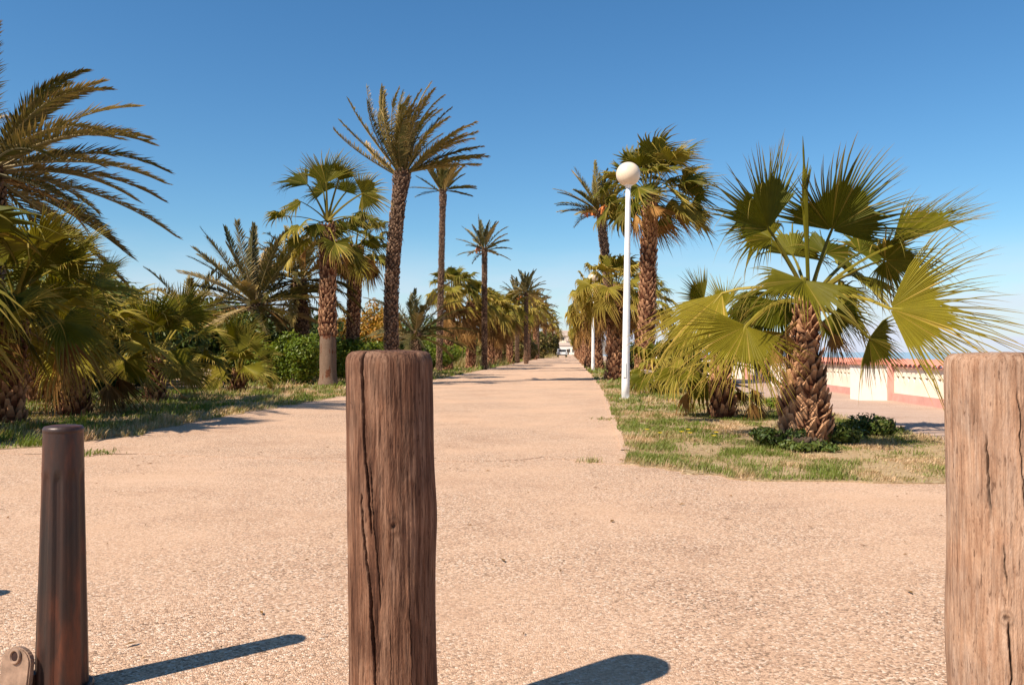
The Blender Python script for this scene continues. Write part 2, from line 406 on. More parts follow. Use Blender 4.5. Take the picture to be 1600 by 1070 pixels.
M_LUG = plain_mat('worn_bare_steel', (0.34, 0.22, 0.15), 0.5, 0.35, 30, 0.4, 0.35, 0.001)
M_BOLT = plain_mat('dark_bolt', (0.05, 0.025, 0.02), 0.5, 0.3, 60, 0.4, 0.5)

# ------------------------------------------------------------------ ground, path, turf, sea
def smooth_line(pts, step, jit, seed):
    """resample a polyline and roughen it"""
    pts = np.asarray(pts, float)
    seg = np.linalg.norm(np.diff(pts, axis=0), axis=1); s = np.concatenate([[0], np.cumsum(seg)])
    n = max(2, int(s[-1] / step))
    q = np.linspace(0, s[-1], n)
    out = np.stack([np.interp(q, s, pts[:, 0]), np.interp(q, s, pts[:, 1])], 1)
    j = (vnoise(q / 0.45, q * 0, seed) - 0.5) + 0.6 * (vnoise(q / 0.13, q * 0, seed + 5) - 0.5)
    j2 = (vnoise(q / 0.5, q * 0 + 9, seed) - 0.5)
    out[1:-1, 0] += (jit * j)[1:-1]; out[1:-1, 1] += (jit * j2 * 0.7)[1:-1]
    return out
def sheet(name, pts, z, mat, kind='structure', skirt=0.02):
    bm = bmesh.new()
    vs = [bm.verts.new((p[0], p[1], z)) for p in pts]
    es = [bm.edges.new((vs[i], vs[(i + 1) % len(vs)])) for i in range(len(vs))]
    bmesh.ops.triangle_fill(bm, use_beauty=True, use_dissolve=False, edges=es, normal=(0, 0, 1))
    bmesh.ops.recalc_face_normals(bm, faces=bm.faces)
    if bm.faces and sum(f.normal.z for f in bm.faces) < 0:
        for f in bm.faces: f.normal_flip()
    if skirt:
        nv = [bm.verts.new((v.co.x, v.co.y, z - skirt)) for v in vs]
        area = sum(vs[i].co.x * vs[(i + 1) % len(vs)].co.y - vs[(i + 1) % len(vs)].co.x * vs[i].co.y for i in range(len(vs)))
        for i in range(len(vs)):
            j = (i + 1) % len(vs)
            f = (vs[i], nv[i], nv[j], vs[j])
            bm.faces.new(f if area > 0 else f[::-1])
    me = bpy.data.meshes.new(name); bm.to_mesh(me); bm.free(); me.materials.append(mat)
    o = bpy.data.objects.new(name, me); col.objects.link(o); o['kind'] = kind
    return o
def wall_x(d): return 7.62 + SL * (d - 14.4)
DF = 3000.0
sheet('ground', [(-4000, -60), (wall_x(-60) + 0.9, -60), (wall_x(DF) + 0.9, DF), (wall_x(DF) + 0.9, DF), (-4000, DF)][:3] + [(-4000, DF)], -0.012, M_EARTH)
sheet('plaza', [(-60, -30), (wall_x(-30) + 0.3, -30), (wall_x(9.8) + 0.3, 9.8), (-60, 9.8)], 0.0, M_PLAZA)
right_edge = [(1.02, 7.2), (1.16, 8.44), (1.515, 12.4), (2.22, 20.1), (3.42, 36), (5.53, 66), (9.95, 130), (32, 450)]
left_edge = [(-30, 7.6), (-12, 8.0), (-6.3, 8.25), (-5.2, 8.45), (-4.7, 9.1), (-4.55, 10), (-4.55, 12.4), (-4.15, 15.7), (-3.78, 18.6), (-2.84, 29.5), (-1.95, 42), (-0.3, 66), (4.1, 130), (26.2, 450)]
RE = smooth_line(right_edge, 0.25, 0.05, 3); LE = smooth_line(left_edge, 0.25, 0.22, 8)
FRONT = smooth_line([(1.02, 7.2), (0.2, 7.9), (-1.4, 7.5), (-3.2, 8.0), (-5.0, 8.1)], 0.06, 0.5, 61)
sheet('path', np.vstack([LE[LE[:, 0] > -5.6], RE[::-1], FRONT[1:-1]]).tolist(), 0.004, M_PLAZA)
def isl_right(d): return 4.95 + SL * (d - 11)
ISL = smooth_line([(1.02, 7.5), (1.22, 7.05), (1.34, 6.72), (1.95, 6.52), (3.2, 6.42), (4.70, 6.42)], 0.04, 0.34, 21)
IR = smooth_line([(4.70, 6.42), (4.9, 9), (4.95, 11), (isl_right(30), 30), (isl_right(130), 130), (isl_right(450), 450)], 0.3, 0.10, 31)
RE2 = RE[RE[:, 1] > 7.6]
isl_poly = np.vstack([ISL, IR[1:], RE2[::-1] + np.array([0.0, 0])])
sheet('turf_ground', isl_poly.tolist(), 0.009, M_SOIL)
LFAR = smooth_line([(4.1 - 30, 450), (-14, 130), (-9.4, 42), (-8.6, 30), (-8.7, 24), (-9.3, 20.4), (-10.4, 18.3), (-12.2, 16.9), (-30, 14)], 0.4, 0.15, 44)
lturf = np.vstack([LE, LFAR])
sheet('turf_ground', lturf.tolist(), 0.009, M_SOIL)
sheet('footpath', np.vstack([LFAR[::-1], smooth_line([(-14 - 1.3, 130), (-10.7, 42), (-9.9, 30), (-10.0, 24), (-10.6, 20.9), (-11.5, 19.2), (-13, 17.9), (-30, 15.2)], 0.4, 0.1, 46)[::1]]).tolist() if False else
      np.vstack([smooth_line([(-30, 14), (-12.2, 16.9), (-10.4, 18.3), (-9.3, 20.4), (-8.7, 24), (-8.6, 30), (-9.4, 42)], 0.4, 0.12, 44) + np.array([0, 0.05]),
                 smooth_line([(-10.8, 42), (-9.9, 30), (-10.0, 24), (-10.5, 21.0), (-11.4, 19.4), (-13, 18.1), (-30, 15.2)], 0.4, 0.12, 46)]).tolist(), 0.014, M_PATH)
sheet('promenade', [(4.5, 9.4), (wall_x(9.4) + 0.2, 9.4), (wall_x(450) + 0.2, 450), (isl_right(450) - .5, 450), (isl_right(30) - .3, 30)], 0.008, M_PROM)
# concrete edging flush with the path's right side
eb = MB(); RE3 = smooth_line(right_edge[1:], 0.6, 0.012, 71)
for k in range(len(RE3) - 1):
    if RE3[k][1] > 160: break
    p, q = RE3[k], RE3[k + 1]
    eb.add([[p[0] - .06, p[1], .0], [p[0] - .055, p[1], .014], [p[0] + .03, p[1], .016], [p[0] + .035, p[1], .0], [q[0] - .06, q[1], .0], [q[0] - .055, q[1], .014], [q[0] + .03, q[1], .016], [q[0] + .035, q[1], .0]],
           Q=[[0, 1, 5, 4], [1, 2, 6, 5], [2, 3, 7, 6]])
tag(eb.build('path_edging', M_PLAZA), kind='structure')
# beach and sea beyond the parapet
b_ = MB()
xs = [(-60, 0.85, -0.013), (-60, 0.95, -1.6), (-60, 30, -2.75)]
ys = [-60, 100, 600, 3000]
V = []
for y in ys:
    for _, dx, z in xs: V.append([wall_x(y) + dx, y, z])
b_.add(V, Q=[[r * 3 + c, r * 3 + c + 1, r * 3 + c + 4, r * 3 + c + 3] for r in range(3) for c in range(2)])
tag(b_.build('beach', M_SAND), kind='structure')
s_ = MB(); s_.add([[0, -3000, -2.6], [16000, -3000, -2.6], [16000, 16000, -2.6], [0, 16000, -2.6]], Q=[[0, 1, 2, 3]])
tag(s_.build('sea', M_SEA), kind='structure')
# far hill behind the end of the avenue
h_ = MB()
hx = np.linspace(-900, 330, 60); hy = np.linspace(1200, 2600, 12)
V = []
for y in hy:
    for x in hx:
        f = math.sin(math.pi * (y - 1200) / 1400)
        e = max(0.0, min(1, (330 - x) / 320))
        V.append([x, y, -3 + f * e * (34 + 26 * vnoise(x / 170, y / 400, 5) + 8 * vnoise(x / 45, y / 90, 6))])
h_.add(V, Q=[[r * 60 + c, r * 60 + c + 1, (r + 1) * 60 + c + 1, (r + 1) * 60 + c] for r in range(11) for c in range(59)])
tag(h_.build('hill', M_HILL, smooth=True), kind='structure')

# ------------------------------------------------------------------ posts and bollards
def make_post(name, label, cx, cy, r, h, tilt, mat, cracks, knots, bulge, seed):
    t = empty(name, (cx, cy, 0), label, 'post', 'wooden posts in the foreground')
    # dense columns on the side towards the avenue entrance and the crack lines, coarser behind
    front = -math.pi / 2
    u = np.linspace(-1, 1, 340, endpoint=False)
    phi = front + math.pi * (0.62 * u + 0.38 * u ** 3)
    nz_ = 330
    zz = np.linspace(0, h - 0.03, nz_)
    PH, ZZ = np.meshgrid(phi, zz)
    un = (PH - front) / (2 * math.pi) + 0.5
    rr = np.full_like(PH, r)
    rr *= 1 + 0.02 * (1 - ZZ / h)
    for (bz, bw, ba, bp) in bulge: rr += ba * np.exp(-((ZZ - bz) / bw) ** 2) * (0.5 + 0.5 * np.cos(PH - bp))
    rr += 0.006 * (vnoise(un * 6, ZZ * 2.2, seed, 6) - .5) + 0.0028 * (vnoise(un * 60, ZZ * 3.5, seed + 1, 60) - .5) + 0.0016 * (vnoise(un * 150, ZZ * 7, seed + 2, 150) - .5)
    mark = np.zeros_like(PH)
    for pts, wd, dp in cracks:
        pz = np.array([p[0] for p in pts]); pa = np.array([p[1] for p in pts])
        o = np.argsort(pz)
        a0 = front + np.arcsin(np.interp(ZZ, pz[o], pa[o])) + 0.035 * (vnoise(ZZ * 14, ZZ * 0, seed + 9) - .5) + 0.03 * (vnoise(ZZ * 60, ZZ * 0, seed + 12) - .5)
        inside = np.clip((ZZ - pz.min()) / 0.05, 0, 1) * np.clip((pz.max() + .02 - ZZ) / 0.04, 0, 1)
        wv = wd * (0.45 + 0.8 * vnoise(ZZ * 9, ZZ * 0 + 3, seed + 4) + .35 * vnoise(ZZ * 70, ZZ * 0 + 5, seed + 7))
        dist = np.abs(PH - a0) * r
        f = np.clip(1 - dist / wv, 0, 1) * inside
        rr -= dp * f ** 0.7
        mark = np.maximum(mark, np.clip(f * 1.6, 0, 1))
        rr += 0.0015 * np.exp(-((dist - wv * 1.5) / 0.004) ** 2) * inside
    for kz, ka, ks in knots:
        dist = np.hypot((PH - front - math.asin(ka)) * r, (ZZ - kz) * 0.8)
        rr += 0.004 * np.exp(-(dist / (ks * 2)) ** 2) - 0.006 * np.exp(-(dist / (ks * .5)) ** 2)
        mark = np.maximum(mark, 0.75 * np.exp(-(dist / (ks * .6)) ** 2) + 0.35 * np.exp(-((dist - ks * 1.3) / (ks * .3)) ** 2))
    tx, ty = tilt
    Vx = cx + rr * np.cos(PH) + tx * (ZZ - h); Vy = cy + rr * np.sin(PH) + ty * (ZZ - h)
    V = [np.stack([Vx, Vy, ZZ], -1).reshape(-1, 3)]; A = [mark.reshape(-1)]
    # worn rounded rim and top
    n = len(phi)
    top_r = rr[-1]
    for fr, dz in ((0.985, 0.012), (0.94, 0.022), (0.86, 0.028), (0.70, 0.030), (0.35, 0.031), (0.06, 0.031)):
        q = top_r * fr
        zj = h - 0.03 + dz + 0.004 * (vnoise(un[0] * 24, np.full(n, fr * 9), seed + 6, 24) - .5)
        V.append(np.stack([cx + q * np.cos(phi), cy + q * np.sin(phi), zj], 1)); A.append(np.clip(mark[-1] * 1.0, 0, 1) * (fr > .3) + 0.12)
    m_ = nz_ + 6
    i, j = np.meshgrid(np.arange(m_ - 1), np.arange(n), indexing='ij'); j2 = (j + 1) % n
    Q = np.stack([i * n + j, i * n + j2, (i + 1) * n + j2, (i + 1) * n + j], -1).reshape(-1, 4)
    Vv = np.concatenate(V + [np.array([[cx, cy, h + 0.001]])]); Aa = np.concatenate(A + [np.array([0.1])])
    c = len(Vv) - 1
    T = [[c, (m_ - 1) * n + k, (m_ - 1) * n + (k + 1) % n] for k in range(n)]
    mb = MB(); mb.add(Vv, T, Q, Aa)
    mb.build('shaft', mat, t, smooth=True)
    return t
D_A = 2.1
make_post('wooden_post', 'dark brown cracked wooden post standing in the middle foreground', X(608, D_A), D_A + .0, 0.1085, 1.003, (-0.014, 0), M_WOOD_A,
          [([(1.03, -.50), (.86, -.45), (.72, -.40), (.64, -.33), (.56, -.28)], .0042, .022),
           ([(.64, -.52), (.55, -.46), (.43, -.36), (.30, -.27), (.12, -.17), (0, -.15)], .0042, .022),
           ([(.72, -.30), (.62, -.24), (.50, -.16), (.38, -.12)], .0018, .008),
           ([(.50, -.86), (.20, -.80)], .002, .010), ([(.45, .50), (.10, .56)], .0012, .005), ([(.33, .1), (.05, .15)], .0010, .004)],
          [(.585, .20, .012)],
          [(.60, .10, .006, -.3), (.05, .12, .006, 0)], 1)
D_B = 1.95
make_post('wooden_post', 'pale sun bleached wooden post with small knot at right foreground', X(1566, D_B), D_B, 0.124, 0.998, (-0.012, 0), M_WOOD_B,
          [([(.80, -.72), (.62, -.70)], .0022, .012), ([(.90, -.30), (.60, -.22)], .0014, .006), ([(.56, -.55), (.47, -.50)], .0018, .009),
           ([(.40, -.48), (.18, -.46), (.05, -.44)], .0024, .014), ([(.30, -.28), (.05, -.24)], .0016, .007), ([(.97, -.15), (.80, -.10)], .0018, .008), ([(.98, .3), (.6, .36)], .002, .01)],
          [(.415, -.52, .010)],
          [(.35, .16, .007, 2.8)], 5)

def make_bollard(cx, cy, label, lug):
    t = empty('metal_bollard', (cx, cy, 0), label, 'bollard', 'rusty metal bollards')
    h = 0.80; n = 96
    an = np.arange(n) * 2 * math.pi / n
    mb = MB(); V = []
    zs = np.concatenate([np.linspace(0, 0.766, 60)])
    for z in zs:
        r = 0.0725 - 0.0195 * (z / h)
        rr = np.full(n, r)
        for k in range(10):
            c = -math.pi / 2 + 0.25 + k * 2 * math.pi / 10
            da = (an - c + math.pi) % (2 * math.pi) - math.pi
            hw = 0.0115
            top = 0.625
            if z < top + 0.02:
                lim = hw if z < top else hw * math.sqrt(max(0.0, 1 - ((z - top) / 0.02) ** 2))
                rr -= 0.0055 * np.clip((lim - np.abs(da) * r) / 0.003, 0, 1)
        V.append(np.stack([cx + rr * np.cos(an), cy + rr * np.sin(an), np.full(n, z)], 1))
    m_ = len(V)
    i, j = np.meshgrid(np.arange(m_ - 1), np.arange(n), indexing='ij'); j2 = (j + 1) % n
    mb.add(np.concatenate(V), Q=np.stack([i * n + j, i * n + j2, (i + 1) * n + j2, (i + 1) * n + j], -1).reshape(-1, 4))
    mb.build('shaft', M_RUST, t, smooth=True)
    c = MB(); c.lathe([(.0537, .762), (.0554, .766), (.0554, .774), (.0511, .781), (.036, .784), (.0001, .785)], (cx, cy, 0), 48)
    c.build('cap', M_RUST, t, smooth=True)
    f = MB(); f.lathe([(.0001, .022), (.082, .022), (.086, .016), (.086, .0)], (cx, cy, 0), 48); f.build('base_ring', M_RUST, t, smooth=False)
    if lug:
        bm = bmesh.new()
        lx, ly = cx - 0.098, cy - 0.09
        prof = [(-.05, 0), (.05, 0)] + [(.05 * math.cos(a), .11 + .045 * math.sin(a)) for a in np.linspace(0, math.pi, 15)]
        vs = [bm.verts.new((p[0], 0, p[1])) for p in prof]
        fc = bm.faces.new(vs)
        ex = bmesh.ops.extrude_face_region(bm, geom=[fc])
        bmesh.ops.translate(bm, verts=[v for v in ex['geom'] if isinstance(v, bmesh.types.BMVert)], vec=(0, .022, 0))
        bmesh.ops.recalc_face_normals(bm, faces=bm.faces)
        bmesh.ops.bevel(bm, geom=[e for e in bm.edges], offset=.004, segments=2, affect='EDGES')
        me = bpy.data.meshes.new('lock_lug'); bm.to_mesh(me); bm.free(); me.materials.append(M_LUG)
        o = bpy.data.objects.new('lock_lug', me); col.objects.link(o); o.parent = t; o.location = (lx - cx, ly - cy, 0); o.rotation_euler = (R_(-8), 0, R_(-14))
        e = MB()
        an2 = np.linspace(0, 2 * math.pi, 25)[:-1]
        P = np.stack([.016 * np.cos(an2), np.full(24, -.004), .13 + .018 * np.sin(an2)], 1)
        e.tube(np.vstack([P, P[:1]]), .0045, 6, cap=False)
        oo = e.build('hole_rim', M_LUG); oo.parent = o
        e = MB(); e.tube([[0, -.0035, .13], [0, .004, .13]], .014, 16, nrm=(1, 0, 0)); oo = e.build('bolt', M_BOLT); oo.parent = o
        br = MB(); br.box((lx + .045, ly + .07, .035), (.03, .12, .07), R_(-14)); br.build('bracket', M_RUST, t)
    return t
make_bollard(X(100, 2.47), 2.47, 'dark rusty metal bollard with a lock plate at left foreground', True)
make_bollard(-2.70, 3.02, 'dark rusty metal bollard just beyond the left edge of the view', False)

# ------------------------------------------------------------------ palms
UP = np.array([0, 0, 1.0])
WIND = np.array([1.0, 0.25, 0.0])
def nrmz(v): return v / (np.linalg.norm(v) + 1e-9)

def fan_leaf(mb, base, hub, axis, normal, R, nseg=40, spread=2.1, fold=0.25, droop=0.35, wind=0.10, dry=0.1, pet_w=0.022, pbend=0.12, tipdry=0.75, rs=rng, split=0.5):
    base, hub = np.asarray(base, float), np.asarray(hub, float)
    a = nrmz(np.asarray(axis, float)); n = np.asarray(normal, float); n = nrmz(n - a * (n @ a)); s = np.cross(a, n)
    # petiole
    q = np.linspace(0, 1, 6)[:, None]
    mid = (base + hub) / 2 + UP * pbend * np.linalg.norm(hub - base)
    P = (1 - q) ** 2 * base + 2 * q * (1 - q) * mid + q ** 2 * hub
    P = np.vstack([P, hub + a * R * 0.16])
    mb.tube(P, pet_w * np.array([2.1, 1.35, 1.1, 1.0, .9, .8, .25]), 5, a=np.array([.55, .35, .25, .2, .2, .15, .1]) + dry * .6, cap=False, flat=.55, nrm=n)
    th = np.linspace(-spread, spread, nseg)
    dth = th[1] - th[0]
    th = th + (rs.random(nseg) - .5) * dth * .45 + .05 * np.sin(th * 3 + rs.random() * 6)
    Ls = R * (0.80 + 0.20 * np.cos(th * .75)) * (0.80 + 0.24 * rs.random(nseg)) * (1 + .08 * np.sin(th * 5 + rs.random() * 6))
    split = split * rs.uniform(.85, 1.2)
    fr = np.array([0.03, 0.25, split, split + .45 * (1 - split), split + .78 * (1 - split), 1.0])
    jw = 0.52 * dth
    hw = np.array([0.03 * jw, 0.25 * jw, split * jw, split * jw * .60, split * jw * .32, 0.0])
    D = np.cos(th)[:, None] * a + np.sin(th)[:, None] * s + (fold * np.abs(np.sin(th * .5)))[:, None] * n
    D /= np.linalg.norm(D, axis=1)[:, None]
    S = -np.sin(th)[:, None] * a + np.cos(th)[:, None] * s
    jd = rs.random(nseg)
    kink = (rs.random(nseg) < .14) * rs.random(nseg) * .5
    wave = .10 * np.sin(th * 4 + rs.random() * 6)
    C = hub + Ls[:, None, None] * fr[None, :, None] * (D + n[None] * wave[:, None])[:, None, :]
    out = np.clip((fr - split) / (1 - split), 0, 1)
    C = C + n * ((rs.random(nseg) - .5)[:, None] * .20 * out[None, :] * Ls[:, None])[..., None] + S[:, None, :] * (((rs.random(nseg) - .5) * .10)[:, None] * out[None, :] * Ls[:, None])[..., None]
    ff = np.clip(fr - split * .75, 0, 1)
    ff = (ff / (1 - split * .75)) ** 2
    dz = (droop * (0.55 + .9 * jd) + kink * .9)[:, None] * ff[None, :] * Ls[:, None]
    C[:, :, 2] -= dz
    C += (wind * (0.5 + rs.random(nseg)))[:, None, None] * (out ** 2 + .3 * fr ** 2)[None, :, None] * WIND * R
    C -= D[:, None, :] * (0.35 * dz)[:, :, None]
    half = hw[None, :] * Ls[:, None]
    L = C - S[:, None] * half[..., None]; Rr = C + S[:, None] * half[..., None]
    # the web is one sheet: neighbours share their edge as far as the split
    ej = (C[:-1, :3] + C[1:, :3]) / 2
    L[1:, :3] = ej; Rr[:-1, :3] = ej
    Mm = C + n * (half * 1.05)[..., None]
    k = len(fr)
    V = np.stack([L, Mm, Rr], 2).reshape(-1, 3)            # seg, frac, 3
    i, j = np.meshgrid(np.arange(nseg), np.arange(k - 1), indexing='ij')
    b0 = (i * k + j) * 3; b1 = b0 + 3
    Q = np.concatenate([np.stack([b0, b0 + 1, b1 + 1, b1], -1).reshape(-1, 4), np.stack([b0 + 1, b0 + 2, b1 + 2, b1 + 1], -1).reshape(-1, 4)])
    A = dry + tipdry * np.clip(fr - .62, 0, 1)[None, :, None] / .38 * (0.4 + .9 * jd)[:, None, None] + 0 * np.zeros((nseg, k, 3))
    A = A + ((rs.random(nseg) < .06) * .5)[:, None, None]
    mb.add(V, Q=Q, a=A.reshape(-1))

def date_frond(mb, base, az, el, L, nl=40, droop=1.0, wind=0.5, lmax=0.42, lw=0.018, dry=0.1, tipdry=.4, vang=0.5, rs=rng, npts=12, limp=.25):
    P = [np.asarray(base, float)]
    d = np.array([math.cos(el) * math.cos(az), math.cos(el) * math.sin(az), math.sin(el)])
    T = [d]
    st = L / (npts - 1)
    for k in range(npts - 1):
        f = (k + 1) / (npts - 1)
        d = nrmz(d - UP * droop * f * (1.35 / npts) + WIND * wind * f * (1.3 / npts))
        P.append(P[-1] + d * st); T.append(d)
    P = np.array(P); T = np.array(T)
    q = np.linspace(0, 1, npts)
    mb.tube(P, (0.026 * (1 - q) ** 1.2 + 0.006) * (L / 3.0) ** .5, 4, a=.35 + dry * .5, cap=False, flat=.6)
    t = np.linspace(0.14, 0.995, nl) 
    sgn = np.repeat([-1.0, 1.0], nl); tt = np.tile(t, 2) + (rs.random(2 * nl) - .5) * .012
    tt = np.clip(tt, .1, 1)
    B = np.stack([np.interp(tt, q, P[:, c]) for c in range(3)], 1)
    Tg = np.stack([np.interp(tt, q, T[:, c]) for c in range(3)], 1); Tg /= np.linalg.norm(Tg, axis=1)[:, None]
    side = np.cross(Tg, UP); ln = np.linalg.norm(side, axis=1)[:, None]
    alt = np.array([-math.sin(az), math.cos(az), 0.0]) * -1
    side = np.where(ln > .15, side / (ln + 1e-9), alt[None])
    nn = np.cross(side, Tg)
    al = (1.05 - .62 * tt) + (rs.random(2 * nl) - .5) * .25
    be = vang * (0.5 + rs.random(2 * nl))
    D = np.cos(al)[:, None] * Tg + np.sin(al)[:, None] * (sgn[:, None] * np.cos(be)[:, None] * side + np.sin(be)[:, None] * nn)
    D = D + WIND * wind * .30
    D /= np.linalg.norm(D, axis=1)[:, None]
    ll = lmax * np.clip(np.minimum((tt - .02) / .25, 1.0), .3, 1) * (1 - .62 * np.clip((tt - .55) / .45, 0, 1) ** 1.3) * (.8 + .35 * rs.random(2 * nl))
    W = np.cross(D, nn); W /= np.linalg.norm(W, axis=1)[:, None] + 1e-9
    W = W * np.cos(.5) + nn * np.sin(.5)
    m1 = B + D * (ll * .45)[:, None]; tip = B + D * ll[:, None]
    hang = (limp * rs.random(2 * nl) * ll)[:, None] * UP
    tip = tip - hang; m1 = m1 - hang * .25
    w_ = lw * (.75 + .5 * rs.random(2 * nl))[:, None]
    V = np.stack([B - W * w_ * .45, B + W * w_ * .45, m1 + W * w_, m1 - W * w_, tip], 1).reshape(-1, 3)
    b0 = np.arange(2 * nl) * 5
    dd = dry + tipdry * rs.random(2 * nl)[:, None] * np.array([0, 0, .35, .35, 1.0])[None] + (rs.random(2 * nl) < .08)[:, None] * .3
    mb.add(V, T=np.stack([b0 + 3, b0 + 2, b0 + 4], 1), Q=np.stack([b0, b0 + 1, b0 + 2, b0 + 3], 1), a=dd.reshape(-1))

def trunk_curve(base, top, lean=0.0):
    base, top = np.asarray(base, float), np.asarray(top, float)
    def f(t):
        t = np.asarray(t, float)
        p = base + (top - base) * t[..., None]
        p[..., 0] += lean * np.sin(math.pi * t)
        return p
    return f
def boot_verts(p, az, r, wd, ht, flare, th=.018, rs=random):
    """one cut leaf base: wide below, narrower above, standing off the trunk at its top"""
    o = np.array([math.cos(az), math.sin(az), 0]); s = np.array([-math.sin(az), math.cos(az), 0])
    sk = rs.uniform(-.25, .25) * wd
    b = p + o * (r - .01)
    V = [b - s * wd * .5, b + s * wd * .5, b + o * th + s * wd * .46, b + o * th - s * wd * .46]
    t = p + o * (r + flare) + UP * ht + s * sk
    q_ = rs.uniform(-.25, .25) * ht
    V += [t - s * wd * .22 + UP * q_, t + s * wd * .22 - UP * q_, t + o * th * .7 + s * wd * .15 - UP * (.012 + q_), t + o * th * .7 - s * wd * .15 - UP * (.012 - q_)]
    return np.array(V)
BQ = [[0, 3, 2, 1], [4, 5, 6, 7], [3, 7, 6, 2], [0, 4, 7, 3], [1, 2, 6, 5], [0, 1, 5, 4]]
BA = np.array([-.32, -.32, -.2, -.2, .52, .52, .70, .70])
def boots(mb, cur, rf, H, t0, t1, dz, per, wd, ht, flare, miss=.1, rs=random):
    z = t0 * H; row = 0
    while z < t1 * H:
        t = z / H
        p = cur(np.array([t]))[0]
        for k in range(per):
            if rs.random() < miss: continue
            az = 2 * math.pi * (k + .5 * (row % 2)) / per + rs.uniform(-.12, .12) + row * .03
            sc = rs.uniform(.8, 1.2)
            mb.add(boot_verts(p + UP * rs.uniform(-.3, .3) * dz, az, rf(t), wd * sc, ht * rs.uniform(.7, 1.25), flare * rs.uniform(.5, 1.5), rs=rs), Q=BQ, a=BA + rs.uniform(-.25, .3))
        z += dz; row += 1
def trunk_mesh(mb, cur, rf, H, n=16, rows=None, seed=0, rough=.05, a=0.0, rings=0.0):
    rows = rows or max(8, int(H / .12))
    t = np.linspace(0, 1, rows); C = cur(t)
    an = np.arange(n) * 2 * math.pi / n
    V = []
    for k in range(rows):
        r = rf(t[k]) * (1 + rough * (vnoise(an * n / 9, np.full(n, t[k] * H * 5), seed) - .5) * 2)
        r = r * (1 + rings * math.sin(t[k] * H * 2 * math.pi / .11))
        V.append(np.stack([C[k, 0] + r * np.cos(an), C[k, 1] + r * np.sin(an), np.full(n, C[k, 2])], 1))
    V = np.concatenate(V)
    i, j = np.meshgrid(np.arange(rows - 1), np.arange(n), indexing='ij'); j2 = (j + 1) % n
    mb.add(V, Q=np.stack([i * n + j, i * n + j2, (i + 1) * n + j2, (i + 1) * n + j], -1).reshape(-1, 4), a=a)

GR_L = 'palms on the left side of the avenue'
GR_R = 'palms on the right side of the avenue'
GA = 2.39996

